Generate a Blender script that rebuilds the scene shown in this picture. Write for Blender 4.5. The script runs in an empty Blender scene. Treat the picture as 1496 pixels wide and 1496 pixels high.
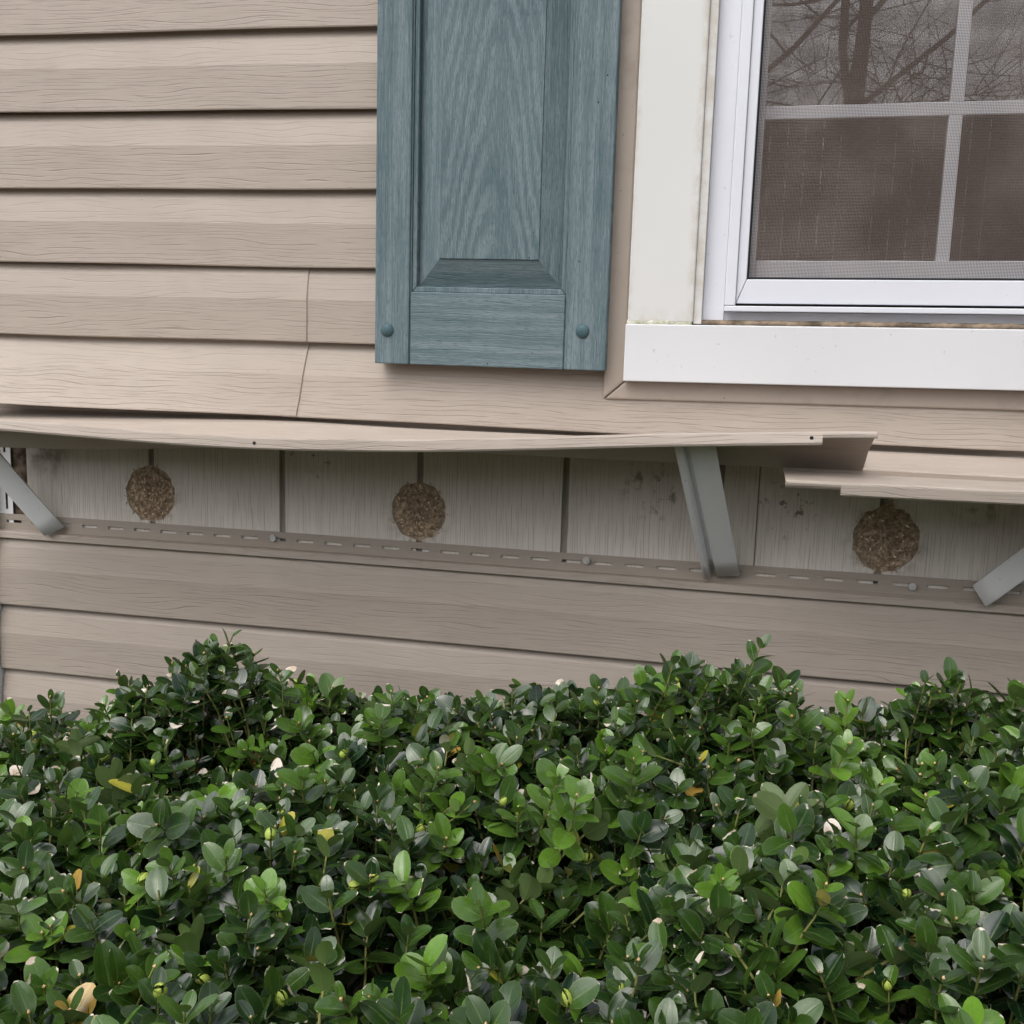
import bpy, bmesh, math, random
import numpy as np
from mathutils import Vector, Matrix
from mathutils.bvhtree import BVHTree

random.seed(7)
RNG = np.random.default_rng(11)
scene = bpy.context.scene
COL = scene.collection
rad = math.radians

# ------------------------------------------------------------------ camera
cam_data = bpy.data.cameras.new('camera')
cam = bpy.data.objects.new('camera', cam_data)
COL.objects.link(cam)
cam_data.sensor_width = 36.0
cam_data.lens = 36.0 * 1574.79 / 1496.0
cam_data.clip_start = 0.02
cam_data.clip_end = 600.0
YAW, PITCH, ROLL = 0.2057, 0.1659, 0.0289
fw = Vector((-math.sin(YAW) * math.cos(PITCH), math.cos(YAW) * math.cos(PITCH), -math.sin(PITCH)))
r0 = Vector((math.cos(YAW), math.sin(YAW), 0.0))
u0 = r0.cross(fw)
rt = math.cos(ROLL) * r0 + math.sin(ROLL) * u0
up = -math.sin(ROLL) * r0 + math.cos(ROLL) * u0
CAM = Vector((0.8658, -1.4138, 1.4157))
cam.matrix_world = Matrix(((rt.x, up.x, -fw.x, CAM.x), (rt.y, up.y, -fw.y, CAM.y),
                           (rt.z, up.z, -fw.z, CAM.z), (0, 0, 0, 1)))
scene.camera = cam

# ------------------------------------------------------------------ sky and sun (overcast)
SUN_EL, SUN_AZ = rad(53), rad(200)      # azimuth from +Y clockwise: behind the camera, a little left
world = bpy.data.worlds.new('World')
scene.world = world
world.use_nodes = True
wn = world.node_tree
wn.nodes.clear()
sky = wn.nodes.new('ShaderNodeTexSky')
sky.sky_type = 'NISHITA'
sky.sun_disc = False
sky.sun_elevation = SUN_EL
sky.sun_rotation = SUN_AZ
sky.air_density = 1.0
sky.dust_density = 4.0
sky.ozone_density = 1.0
hs = wn.nodes.new('ShaderNodeHueSaturation')
hs.inputs['Saturation'].default_value = 0.36
bg = wn.nodes.new('ShaderNodeBackground')
bg.inputs['Strength'].default_value = 0.15
wo = wn.nodes.new('ShaderNodeOutputWorld')
wn.links.new(sky.outputs[0], hs.inputs['Color'])
wn.links.new(hs.outputs[0], bg.inputs['Color'])
wn.links.new(bg.outputs[0], wo.inputs['Surface'])

sun_data = bpy.data.lights.new('sun', 'SUN')
sun_data.energy = 1.3
sun_data.angle = rad(70)
sun_data.color = (1.0, 0.985, 0.97)
sun = bpy.data.objects.new('sun', sun_data)
COL.objects.link(sun)
sd = Vector((math.sin(SUN_AZ) * math.cos(SUN_EL), math.cos(SUN_AZ) * math.cos(SUN_EL), math.sin(SUN_EL)))
sun.rotation_euler = (-sd).to_track_quat('-Z', 'Y').to_euler()
sun.location = (0, -3, 8)

scene.view_settings.view_transform = 'Standard'
scene.view_settings.look = 'None'
scene.view_settings.exposure = 0.53
scene.view_settings.gamma = 1.0
scene.view_settings.use_curve_mapping = False
scene.render.engine = 'CYCLES'
scene.cycles.max_bounces = 6
scene.cycles.diffuse_bounces = 3
scene.cycles.glossy_bounces = 3
scene.cycles.transparent_max_bounces = 16

# ------------------------------------------------------------------ helpers
def tag(o, label=None, cat=None, group=None, kind=None):
    if label: o['label'] = label
    if cat: o['category'] = cat
    if group: o['group'] = group
    if kind: o['kind'] = kind
    return o

def empty(name, loc=(0, 0, 0)):
    o = bpy.data.objects.new(name, None)
    o.empty_display_size = 0.05
    o.location = loc
    COL.objects.link(o)
    return o

def link(name, me, m, parent=None):
    o = bpy.data.objects.new(name, me)
    COL.objects.link(o)
    if m is not None and not me.materials:
        me.materials.append(m)
    if parent is not None:
        o.parent = parent
        if parent.parent is None:       # parts of parts already sit at the world origin
            o.matrix_parent_inverse = Matrix.Translation(-Vector(parent.location))
    return o

def bm_obj(name, bm, m, parent=None, smooth=False, angle=35):
    bmesh.ops.recalc_face_normals(bm, faces=bm.faces[:])
    me = bpy.data.meshes.new(name)
    bm.to_mesh(me)
    bm.free()
    if smooth:
        me.polygons.foreach_set('use_smooth', [True] * len(me.polygons))
        me.set_sharp_from_angle(angle=rad(angle))
    return link(name, me, m, parent)

def prism(bm, poly, o0, o1, bev=0.0, fn=None):
    """polygon of (x, z) extruded from out=o0 to out=o1 (out is -y)"""
    if fn is None: fn = lambda x, z: (x, z)
    a = [bm.verts.new((fn(x, z)[0], -o0, fn(x, z)[1])) for x, z in poly]
    b = [bm.verts.new((fn(x, z)[0], -o1, fn(x, z)[1])) for x, z in poly]
    fs = [bm.faces.new(a), bm.faces.new(b[::-1])]
    n = len(poly)
    for i in range(n):
        j = (i + 1) % n
        fs.append(bm.faces.new((a[j], a[i], b[i], b[j])))
    if bev > 0:
        ed = [e for e in {e for f in fs for e in f.edges} if any(v in b for v in e.verts)]
        bmesh.ops.bevel(bm, geom=ed, offset=bev, segments=2, profile=0.5, affect='EDGES')

def rect(x0, x1, z0, z1): return [(x0, z0), (x1, z0), (x1, z1), (x0, z1)]

def prism_obj(name, poly, o0, o1, m, parent, bev=0.0012, fn=None):
    bm = bmesh.new()
    prism(bm, poly, o0, o1, bev, fn)
    return bm_obj(name, bm, m, parent)

def tube(bm, pts, radii, n=5, cap=True):
    rings = []
    prev = None
    for i, p in enumerate(pts):
        p = Vector(p)
        d = (Vector(pts[min(i + 1, len(pts) - 1)]) - Vector(pts[max(i - 1, 0)])).normalized()
        if prev is None:
            a = d.orthogonal().normalized()
        else:
            a = (prev - d * prev.dot(d)).normalized()
        prev = a
        b = d.cross(a)
        rings.append([bm.verts.new(p + (a * math.cos(t) + b * math.sin(t)) * radii[i])
                      for t in [2 * math.pi * k / n for k in range(n)]])
    for r1, r2 in zip(rings, rings[1:]):
        for k in range(n):
            bm.faces.new((r1[k], r1[(k + 1) % n], r2[(k + 1) % n], r2[k]))
    if cap:
        bm.faces.new(rings[0][::-1]); bm.faces.new(rings[-1])

# ------------------------------------------------------------------ material nodes
class NT:
    def __init__(s, name):
        s.m = bpy.data.materials.new(name); s.m.use_nodes = True
        s.t = s.m.node_tree; s.t.nodes.clear()
        s.out = s.t.nodes.new('ShaderNodeOutputMaterial')
    def put(s, sock, v):
        if v is None: return
        if isinstance(v, bpy.types.NodeSocket): s.t.links.new(v, sock)
        elif isinstance(v, (tuple, list)):
            n = len(sock.default_value)
            sock.default_value = tuple(v)[:n] if len(v) >= n else tuple(v) + (1.0,) * (n - len(v))
        else: sock.default_value = v
    def n(s, typ, props=None, **kw):
        nd = s.t.nodes.new('ShaderNode' + typ)
        for k, v in (props or {}).items(): setattr(nd, k, v)
        for k, v in kw.items(): s.put(nd.inputs[k.replace('_', ' ')], v)
        return nd
    def math(s, op, a, b=None, c=None, clamp=False):
        nd = s.t.nodes.new('ShaderNodeMath'); nd.operation = op; nd.use_clamp = clamp
        for i, v in enumerate((a, b, c)):
            if v is not None: s.put(nd.inputs[i], v)
        return nd.outputs[0]
    def mix(s, f, a, b, mode='MIX'):
        nd = s.t.nodes.new('ShaderNodeMix'); nd.data_type = 'RGBA'; nd.blend_type = mode
        s.put(nd.inputs[0], f); s.put(nd.inputs[6], a); s.put(nd.inputs[7], b)
        return nd.outputs[2]
    def ramp(s, v, a, b, lo=0.0, hi=1.0):
        nd = s.t.nodes.new('ShaderNodeMapRange'); nd.interpolation_type = 'SMOOTHSTEP'
        for i, x in enumerate((v, a, b, lo, hi)): s.put(nd.inputs[i], x)
        return nd.outputs[0]
    def vec(s, x, y, z=0.0):
        nd = s.t.nodes.new('ShaderNodeCombineXYZ')
        for i, v in enumerate((x, y, z)): s.put(nd.inputs[i], v)
        return nd.outputs[0]
    def noise(s, vec, scale, detail=2.0, rough=0.5, dist=0.0):
        return s.n('TexNoise', None, Vector=vec, Scale=scale, Detail=detail, Roughness=rough, Distortion=dist).outputs[0]
    def sep(s, vec):
        nd = s.t.nodes.new('ShaderNodeSeparateXYZ'); s.put(nd.inputs[0], vec); return nd.outputs
    def objco(s): return s.t.nodes.new('ShaderNodeTexCoord').outputs['Object']
    def uv(s):
        nd = s.t.nodes.new('ShaderNodeAttribute'); nd.attribute_name = 'guv'; return nd.outputs['Vector']
    def attr(s, name, out='Color'):
        nd = s.t.nodes.new('ShaderNodeAttribute'); nd.attribute_name = name; return nd.outputs[out]
    def bump(s, h, strength=0.3, dist=0.001, normal=None):
        nd = s.n('Bump', None, Strength=strength, Distance=dist, Height=h)
        if normal is not None: s.put(nd.inputs['Normal'], normal)
        return nd.outputs[0]
    def bsdf(s, color, rough=0.5, normal=None, spec=0.5, link_out=True, **kw):
        nd = s.t.nodes.new('ShaderNodeBsdfPrincipled')
        s.put(nd.inputs['Base Color'], color); s.put(nd.inputs['Roughness'], rough)
        s.put(nd.inputs['Specular IOR Level'], spec)
        if normal is not None: s.put(nd.inputs['Normal'], normal)
        for k, v in kw.items(): s.put(nd.inputs[k.replace('_', ' ')], v)
        if link_out: s.t.links.new(nd.outputs[0], s.out.inputs[0])
        return nd.outputs[0]

def grain_lines(k, u, v, spacing, wav, fu, fv, width, seed=0.0, brk=0.5):
    """thin broken wavy lines running along u: 1 on a line, 0 off it"""
    nz = k.noise(k.vec(k.math('MULTIPLY', u, fu), k.math('MULTIPLY', v, fv), seed), 1.0, 1.0, 0.5)
    h = k.math('ADD', k.math('MULTIPLY', v, 1.0 / spacing), k.math('MULTIPLY', nz, wav))
    pp = k.math('PINGPONG', h, 0.5)
    ln = k.ramp(pp, 0.0, width, 1.0, 0.0)
    br = k.noise(k.vec(k.math('MULTIPLY', u, fu * 2.3), k.math('MULTIPLY', v, fv * 3.1), seed + 9.0), 1.0, 1.0, 0.55)
    return k.math('MULTIPLY', ln, k.ramp(br, brk, brk + 0.13))

def mat_siding():
    k = NT('vinyl_siding')
    g = k.sep(k.uv()); u, v, w = g[0], g[1], g[2]
    l1 = grain_lines(k, u, v, 0.0056, 4.4, 6.0, 29.0, 0.09, 1.0, 0.40)
    l2 = grain_lines(k, u, v, 0.0029, 3.0, 9.0, 65.0, 0.14, 4.0, 0.46)
    ln = k.math('MULTIPLY', k.math('MAXIMUM', l1, k.math('MULTIPLY', l2, 0.55)), w)
    fine = k.noise(k.vec(k.math('MULTIPLY', u, 14.0), k.math('MULTIPLY', v, 620.0), 2.0), 1.0, 2.0)
    big = k.noise(k.vec(u, k.math('MULTIPLY', v, 2.0), 7.0), 3.2, 4.0, 0.6)
    col = k.mix(k.ramp(big, 0.3, 0.7), (0.385, 0.328, 0.279), (0.432, 0.371, 0.318))
    col = k.mix(k.math('MULTIPLY', k.ramp(fine, 0.35, 0.65), 0.10), col, (0.36, 0.29, 0.245))
    col = k.mix(k.math('MULTIPLY', ln, 0.50), col, (0.15, 0.11, 0.088))
    sp = k.noise(k.vec(u, v, 3.0), 260.0, 1.0)
    col = k.mix(k.math('MULTIPLY', k.ramp(sp, 0.80, 0.83), 0.7), col, (0.10, 0.075, 0.06))
    grime = k.noise(k.vec(k.math('MULTIPLY', u, 1.0), k.math('MULTIPLY', v, 1.0), 15.0), 11.0, 5.0, 0.65)
    col = k.mix(k.math('MULTIPLY', k.ramp(grime, 0.52, 0.78), 0.22), col, (0.30, 0.26, 0.22))
    h = k.math('SUBTRACT', k.math('MULTIPLY', fine, 0.25), ln)
    k.bsdf(col, 0.52, k.bump(h, 0.5, 0.0009), 0.35)
    return k.m

def mat_shutter(kind):
    k = NT('shutter_plastic_' + kind)
    g = k.sep(k.uv()); u, v = g[0], g[1]
    if kind == 'cathedral':
        # nested arches pointing up: contours of u + slope*|v|
        av = k.math('POWER', k.math('ADD', k.math('MULTIPLY', v, v), 0.00006), 0.5)
        nz = k.noise(k.vec(k.math('MULTIPLY', u, 5.0), k.math('MULTIPLY', v, 22.0), 1.0), 1.0, 2.0)
        fz = k.noise(k.vec(k.math('MULTIPLY', u, 60.0), k.math('MULTIPLY', v, 500.0), 1.0), 1.0, 2.0)
        h0 = k.math('ADD', k.math('ADD', k.math('ADD', u, k.math('MULTIPLY', fz, 0.035)), k.math('MULTIPLY', av, 4.6)), k.math('MULTIPLY', nz, 0.16))
        band = k.math('PINGPONG', k.math('MULTIPLY', h0, 15.0), 0.5)
        br = k.noise(k.vec(k.math('MULTIPLY', u, 3.0), k.math('MULTIPLY', v, 30.0), 5.0), 1.0, 2.0)
        light = k.math('MULTIPLY', k.ramp(band, 0.10, 0.38), k.ramp(br, 0.35, 0.6))
        ln = k.math('MULTIPLY', k.ramp(k.math('PINGPONG', k.math('MULTIPLY', h0, 62.0), 0.5), 0.0, 0.2, 1.0, 0.0), 0.45)
    else:
        st = k.noise(k.vec(k.math('MULTIPLY', u, 2.6), k.math('MULTIPLY', v, 75.0), 1.0), 1.0, 4.0, 0.6)
        light = k.ramp(st, 0.36, 0.68)
        ln = grain_lines(k, u, v, 0.0055, 5.0, 4.0, 40.0, 0.14, 2.0, 0.46)
    pore = k.noise(k.vec(k.math('MULTIPLY', u, 95.0), k.math('MULTIPLY', v, 900.0), 3.0), 1.0, 1.0)
    pm = k.ramp(pore, 0.53, 0.64)
    big = k.noise(k.vec(u, v, 9.0), 7.0, 4.0, 0.6)
    col = k.mix(k.ramp(big, 0.25, 0.75), (0.080, 0.126, 0.140), (0.120, 0.170, 0.184))
    col = k.mix(k.math('MULTIPLY', light, 0.38 if kind == 'cathedral' else 0.46), col, (0.25, 0.305, 0.33))
    ch = k.noise(k.vec(k.math('MULTIPLY', u, 30.0), k.math('MULTIPLY', v, 620.0), 6.0), 1.0, 2.0, 0.6)
    col = k.mix(k.math('MULTIPLY', k.ramp(ch, 0.48, 0.68), 0.32), col, (0.28, 0.335, 0.36))
    col = k.mix(k.math('MULTIPLY', pm, 0.42), col, (0.055, 0.105, 0.125))
    col = k.mix(k.math('MULTIPLY', ln, 0.45), col, (0.05, 0.10, 0.12))
    sp = k.noise(k.vec(u, v, 3.0), 190.0, 0.0)
    col = k.mix(k.ramp(sp, 0.87, 0.885), col, (0.02, 0.03, 0.035))
    h = k.math('SUBTRACT', k.math('MULTIPLY', pm, -0.6), ln)
    k.bsdf(col, 0.6, k.bump(h, 0.5, 0.0006), 0.3)
    return k.m

def mat_paint(name, base, rough=0.45, dirt=0.1, dirtcol=(0.35, 0.30, 0.24), dscale=9.0, spec=0.5, bump=0.0):
    k = NT(name)
    co = k.objco()
    n1 = k.noise(co, dscale, 5.0, 0.65)
    n2 = k.noise(co, 2.5, 2.0)
    c = k.mix(k.ramp(n2, 0.3, 0.7), base, tuple(x * 0.94 for x in base))
    c = k.mix(k.math('MULTIPLY', k.ramp(n1, 0.5, 0.78), dirt), c, dirtcol)
    sp = k.noise(co, 210.0, 0.0)
    c = k.mix(k.math('MULTIPLY', k.ramp(sp, 0.83, 0.85), min(1.0, dirt * 4)), c, (0.12, 0.10, 0.08))
    nm = k.bump(k.noise(co, 40.0, 2.0), bump, 0.002) if bump else None
    k.bsdf(c, rough, nm, spec)
    return k.m

def mat_casing():
    """cream aluminium wrap with grey dirt washed into its long edges"""
    k = NT('cream_wrap')
    co = k.objco(); x, y, z = k.sep(co)
    base = k.mix(k.ramp(k.noise(co, 3.0, 2.0), 0.3, 0.7), (0.70, 0.70, 0.69), (0.66, 0.66, 0.645))
    xe = k.math('ADD', x, k.math('MULTIPLY', k.noise(k.vec(k.math('MULTIPLY', x, 60.0), 0.0, k.math('MULTIPLY', z, 9.0)), 1.0, 4.0, 0.7), 0.018))
    e1 = k.ramp(xe, 0.7255, 0.737, 1.0, 0.0)
    e2 = k.ramp(xe, 0.796, 0.808)
    ze = k.math('ADD', z, k.math('MULTIPLY', k.noise(co, 70.0, 4.0, 0.7), 0.016))
    e3 = k.ramp(ze, 1.440, 1.462, 1.0, 0.0)
    d = k.math('MAXIMUM', k.math('MAXIMUM', e1, e2), e3)
    d = k.math('MULTIPLY', d, k.ramp(k.noise(co, 45.0, 4.0, 0.7), 0.3, 0.7))
    c = k.mix(k.math('MULTIPLY', d, 0.7), base, (0.50, 0.45, 0.37))
    k.bsdf(c, 0.42, None, 0.45)
    return k.m

def mat_sheathing():
    k = NT('weathered_painted_plywood')
    co = k.objco(); x, y, z = k.sep(co)
    st = k.noise(k.vec(k.math('MULTIPLY', x, 210.0), 0.0, k.math('MULTIPLY', z, 5.0)), 1.0, 3.0, 0.6)
    cr = grain_lines(k, z, x, 0.0034, 2.4, 7.0, 90.0, 0.15, 3.0, 0.44)
    big = k.noise(co, 9.0, 4.0, 0.6)
    c = k.mix(k.ramp(big, 0.3, 0.7), (0.72, 0.66, 0.595), (0.80, 0.74, 0.68))
    c = k.mix(k.math('MULTIPLY', k.ramp(st, 0.45, 0.7), 0.25), c, (0.50, 0.45, 0.40))
    c = k.mix(k.math('MULTIPLY', cr, 0.34), c, (0.14, 0.12, 0.10))
    alg = k.math('MULTIPLY', k.ramp(k.noise(co, 6.5, 3.0), 0.55, 0.72), 0.15)
    c = k.mix(alg, c, (0.36, 0.38, 0.25))
    # dark smudges left where something was stuck on the board by the prop, and by the corner
    def blob(bx, bz, r, sc, t0, t1, amt, colr):
        dx = k.math('SUBTRACT', x, bx); dz = k.math('SUBTRACT', z, bz)
        d = k.math('SQRT', k.math('ADD', k.math('MULTIPLY', dx, dx), k.math('MULTIPLY', dz, dz)))
        m = k.math('MULTIPLY', k.ramp(d, r * 0.3, r, 1.0, 0.0), k.ramp(k.noise(co, sc, 3.0, 0.6), t0, t1))
        return k.math('MULTIPLY', m, amt), colr
    for b in ((0.765, 1.222, 0.065, 55.0, 0.50, 0.66, 0.7, (0.14, 0.095, 0.06)),
              (-0.14, 1.235, 0.07, 35.0, 0.36, 0.66, 0.7, (0.17, 0.125, 0.08)),
              (0.28, 1.23, 0.05, 90.0, 0.60, 0.66, 0.6, (0.08, 0.06, 0.05)),
              (0.93, 1.20, 0.05, 70.0, 0.58, 0.64, 0.7, (0.09, 0.06, 0.045)),
              (0.0312, 1.1620, 0.062, 60.0, 0.42, 0.62, 0.55, (0.22, 0.155, 0.10)),
              (0.4392, 1.1610, 0.060, 60.0, 0.42, 0.62, 0.55, (0.22, 0.155, 0.10)),
              (1.0560, 1.1620, 0.066, 60.0, 0.42, 0.62, 0.55, (0.22, 0.155, 0.10)),
              (1.17, 1.235, 0.06, 60.0, 0.48, 0.66, 0.5, (0.13, 0.085, 0.06))):
        m, cc = blob(*b)
        c = k.mix(m, c, cc)
    h = k.math('SUBTRACT', k.math('MULTIPLY', st, 0.5), cr)
    k.bsdf(c, 0.85, k.bump(h, 0.5, 0.0010), 0.2)
    return k.m

def mat_insulation():
    k = NT('packed_wood_fibre')
    co = k.objco()
    a = k.noise(co, 130.0, 4.0, 0.7)
    b = k.n('TexVoronoi', {'feature': 'F1'}, Vector=co, Scale=190.0)
    c = k.mix(k.ramp(a, 0.3, 0.72), (0.38, 0.275, 0.19), (0.78, 0.63, 0.48))
    c = k.mix(k.math('MULTIPLY', k.ramp(b.outputs['Distance'], 0.35, 0.6), 0.35), c, (0.10, 0.065, 0.04))
    c = k.mix(0.5, c, k.attr('tint'), 'MULTIPLY')
    k.bsdf(c, 0.95, k.bump(a, 0.7, 0.002), 0.1)
    return k.m

def mat_leaf():
    k = NT('glossy_leaf')
    lc = k.attr('lc'); g = k.sep(k.attr('luv', 'Vector')); u, v, dead = g[0], g[1], g[2]
    co = k.objco()
    au = k.math('ABSOLUTE', u)
    mot = k.noise(co, 190.0, 2.0, 0.6)
    c = k.mix(k.math('MULTIPLY', k.ramp(mot, 0.35, 0.75), 0.35), lc, k.mix(1.0, lc, (1.7, 1.5, 1.3), 'MULTIPLY'))
    rib = k.math('MULTIPLY', k.ramp(au, 0.02, 0.11, 1.0, 0.0), k.ramp(v, 0.0, 0.95, 0.55, 0.08))
    c = k.mix(rib, c, (0.16, 0.24, 0.07))
    edge = k.math('MULTIPLY', k.ramp(au, 0.90, 1.0), 0.30)
    c = k.mix(edge, c, (0.22, 0.26, 0.12))
    dn = k.math('ADD', v, k.math('MULTIPLY', k.math('SUBTRACT', k.noise(co, 120.0, 2.0), 0.5), 0.5))
    dm = k.ramp(k.math('SUBTRACT', k.math('ADD', dn, dead), 1.0), 0.0, 0.05)
    dcol = k.mix(k.ramp(k.noise(co, 60.0, 2.0), 0.4, 0.6), (0.52, 0.41, 0.31), (0.72, 0.64, 0.55))
    c = k.mix(dm, c, dcol)
    bf = k.t.nodes.new('ShaderNodeNewGeometry').outputs['Backfacing']
    c = k.mix(k.math('MULTIPLY', bf, 0.55), c, (0.15, 0.21, 0.075))
    h = k.math('ADD', k.math('MULTIPLY', k.ramp(au, 0.0, 0.14), 0.6), k.math('MULTIPLY', mot, 0.5))
    nm = k.bump(h, 0.35, 0.0006)
    rg = k.math('ADD', k.math('ADD', k.ramp(k.noise(co, 35.0, 2.0), 0.35, 0.65, 0.15, 0.36), k.math('MULTIPLY', dm, 0.4)), k.math('MULTIPLY', bf, 0.2))
    p = k.bsdf(c, rg, nm, 0.6, False, Coat_Weight=k.math('MULTIPLY', k.math('SUBTRACT', 1.0, bf), 0.18), Coat_Roughness=0.12)
    tr = k.n('BsdfTranslucent', None, Color=k.mix(1.0, c, (1.6, 2.0, 0.7), 'MULTIPLY'))
    mx = k.n('MixShader', None, Fac=0.10)
    k.t.links.new(p, mx.inputs[1]); k.t.links.new(tr.outputs[0], mx.inputs[2])
    k.t.links.new(mx.outputs[0], k.out.inputs[0])
    return k.m

def mat_simple(name, c0, c1, scale, rough=0.8, bump=0.3, spec=0.3, dist=0.003, stretch=(1, 1, 1)):
    k = NT(name)
    co = k.objco(); s = k.sep(co)
    vv = k.vec(*[k.math('MULTIPLY', s[i], stretch[i]) for i in range(3)])
    a = k.noise(vv, scale, 4.0, 0.6)
    k.bsdf(k.mix(k.ramp(a, 0.3, 0.7), c0, c1), rough, k.bump(a, bump, dist) if bump else None, spec)
    return k.m

def mat_glass():
    k = NT('window_glass')
    fr = k.n('Fresnel', None, IOR=1.5)
    f = k.math('ADD', k.math('MULTIPLY', fr.outputs[0], 1.7), 0.05, clamp=True)
    tr = k.n('BsdfTransparent', None, Color=(0.90, 0.92, 0.91))
    gl = k.n('BsdfGlossy', None, Color=(1, 1, 1), Roughness=0.008)
    mx = k.n('MixShader', None, Fac=f)
    k.t.links.new(tr.outputs[0], mx.inputs[1]); k.t.links.new(gl.outputs[0], mx.inputs[2])
    k.t.links.new(mx.outputs[0], k.out.inputs[0])
    return k.m

def mat_screen():
    """insect screen: a square weave of fine grey threads with open holes"""
    k = NT('insect_screen')
    x, y, z = k.sep(k.objco())
    P = 0.0017
    wx = k.ramp(k.math('PINGPONG', k.math('MULTIPLY', x, 1 / P), 0.5), 0.10, 0.17, 1.0, 0.0)
    wz = k.ramp(k.math('PINGPONG', k.math('MULTIPLY', z, 1 / P), 0.5), 0.10, 0.17, 1.0, 0.0)
    w = k.math('MAXIMUM', wx, wz)
    df = k.n('BsdfDiffuse', None, Color=k.mix(k.ramp(k.noise(k.objco(), 14.0, 4.0), 0.35, 0.7), (0.155, 0.125, 0.112), (0.235, 0.195, 0.175)))
    tr = k.n('BsdfTransparent')
    mx = k.n('MixShader', None, Fac=w)
    k.t.links.new(tr.outputs[0], mx.inputs[1]); k.t.links.new(df.outputs[0], mx.inputs[2])
    k.t.links.new(mx.outputs[0], k.out.inputs[0])
    return k.m

M = {}
M['siding'] = mat_siding()
M['shut_v'] = mat_shutter('long')
M['shut_c'] = mat_shutter('cathedral')
M['shut_cap'] = mat_simple('shutter_cap', (0.05, 0.10, 0.115), (0.07, 0.125, 0.14), 60, 0.5, 0.1)
M['cream'] = mat_casing()
M['sillw'] = mat_paint('white_sill_wrap', (0.70, 0.705, 0.725), 0.40, 0.05)
M['vinyl'] = mat_paint('white_vinyl', (0.73, 0.745, 0.80), 0.35, 0.04)
M['jchan'] = mat_paint('tan_channel', (0.385, 0.325, 0.275), 0.5, 0.35, (0.20, 0.16, 0.13), 22.0)
M['gasket'] = mat_simple('black_gasket', (0.012, 0.012, 0.014), (0.02, 0.02, 0.022), 50, 0.6, 0)
M['caulk'] = mat_simple('dirty_caulk', (0.10, 0.075, 0.05), (0.36, 0.28, 0.20), 45, 0.9, 0.8)
M['moss'] = mat_simple('mossy_caulk', (0.62, 0.60, 0.52), (0.27, 0.29, 0.16), 75, 0.9, 0.8)
M['glass'] = mat_glass()
M['screen'] = mat_screen()
M['backdrop'] = mat_simple('brown_backdrop', (0.165, 0.124, 0.108), (0.225, 0.172, 0.15), 90, 0.9, 0.3, 0.1, 0.002, (1, 1, 8))
M['ply'] = mat_sheathing()
M['groove'] = mat_simple('groove_wood', (0.26, 0.235, 0.205), (0.40, 0.37, 0.33), 40, 0.9, 0.4, 0.2, 0.002, (4, 4, .5))
M['dirtwood'] = mat_simple('rotten_edge', (0.045, 0.032, 0.024), (0.22, 0.17, 0.13), 55, 0.95, 1.0, 0.1, 0.004)
M['insul'] = mat_insulation()
M['nail'] = mat_simple('galvanised', (0.42, 0.42, 0.41), (0.60, 0.60, 0.59), 90, 0.45, 0.2, 0.5)
M['prop'] = mat_paint('grey_vinyl', (0.86, 0.865, 0.89), 0.42, 0.12, (0.25, 0.23, 0.2), 30.0)
M['propw'] = mat_paint('pale_grey_vinyl', (0.86, 0.86, 0.87), 0.42, 0.12, (0.3, 0.27, 0.23), 30.0)
M['leaf'] = mat_leaf()
M['twig'] = mat_simple('hedge_twig', (0.10, 0.072, 0.05), (0.20, 0.155, 0.11), 120, 0.85, 0.5)
M['shoot'] = mat_simple('green_shoot', (0.11, 0.135, 0.035), (0.26, 0.25, 0.08), 60, 0.6, 0.1)
M['bud'] = mat_simple('curled_bud', (0.26, 0.36, 0.045), (0.42, 0.50, 0.10), 110, 0.45, 0.2, 0.4)
M['tip'] = mat_simple('brown_tip_bud', (0.42, 0.24, 0.10), (0.62, 0.46, 0.26), 150, 0.7, 0.2)
M['mulch'] = mat_simple('leaf_mulch', (0.05, 0.035, 0.024), (0.15, 0.11, 0.075), 14, 0.95, 0.8, 0.1, 0.02)
M['bark'] = mat_simple('tree_bark', (0.06, 0.048, 0.04), (0.13, 0.105, 0.088), 30, 0.95, 0.6, 0.1, 0.01, (1, 1, .25))
M['fence'] = mat_simple('brown_fence_board', (0.11, 0.075, 0.05), (0.19, 0.135, 0.095), 9, 0.9, 0.3, 0.1, 0.004, (1, 1, .12))

# ------------------------------------------------------------------ ground
bm = bmesh.new()
n = 40
ext = 60.0
vs = [[bm.verts.new((-ext + 2 * ext * i / n, -ext + 2 * ext * j / n,
                     0.0)) for j in range(n + 1)] for i in range(n + 1)]
for i in range(n):
    for j in range(n):
        bm.faces.new((vs[i][j], vs[i + 1][j], vs[i + 1][j + 1], vs[i][j + 1]))
tag(bm_obj('ground', bm, M['mulch']), 'leaf-littered brown ground around the house', 'ground', kind='structure')

# ------------------------------------------------------------------ house wall: vinyl siding on painted plywood
wall = empty('house_wall', (0.6, 0, 0))
tag(wall, 'tan vinyl-sided house wall with a strip of bare plywood exposed', 'wall')
C = 0.1016            # one course
ZTOP = 1.9
def zk(k): return ZTOP - k * C
XL, XJ, XR = -0.2195, 0.704, 2.45

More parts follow.
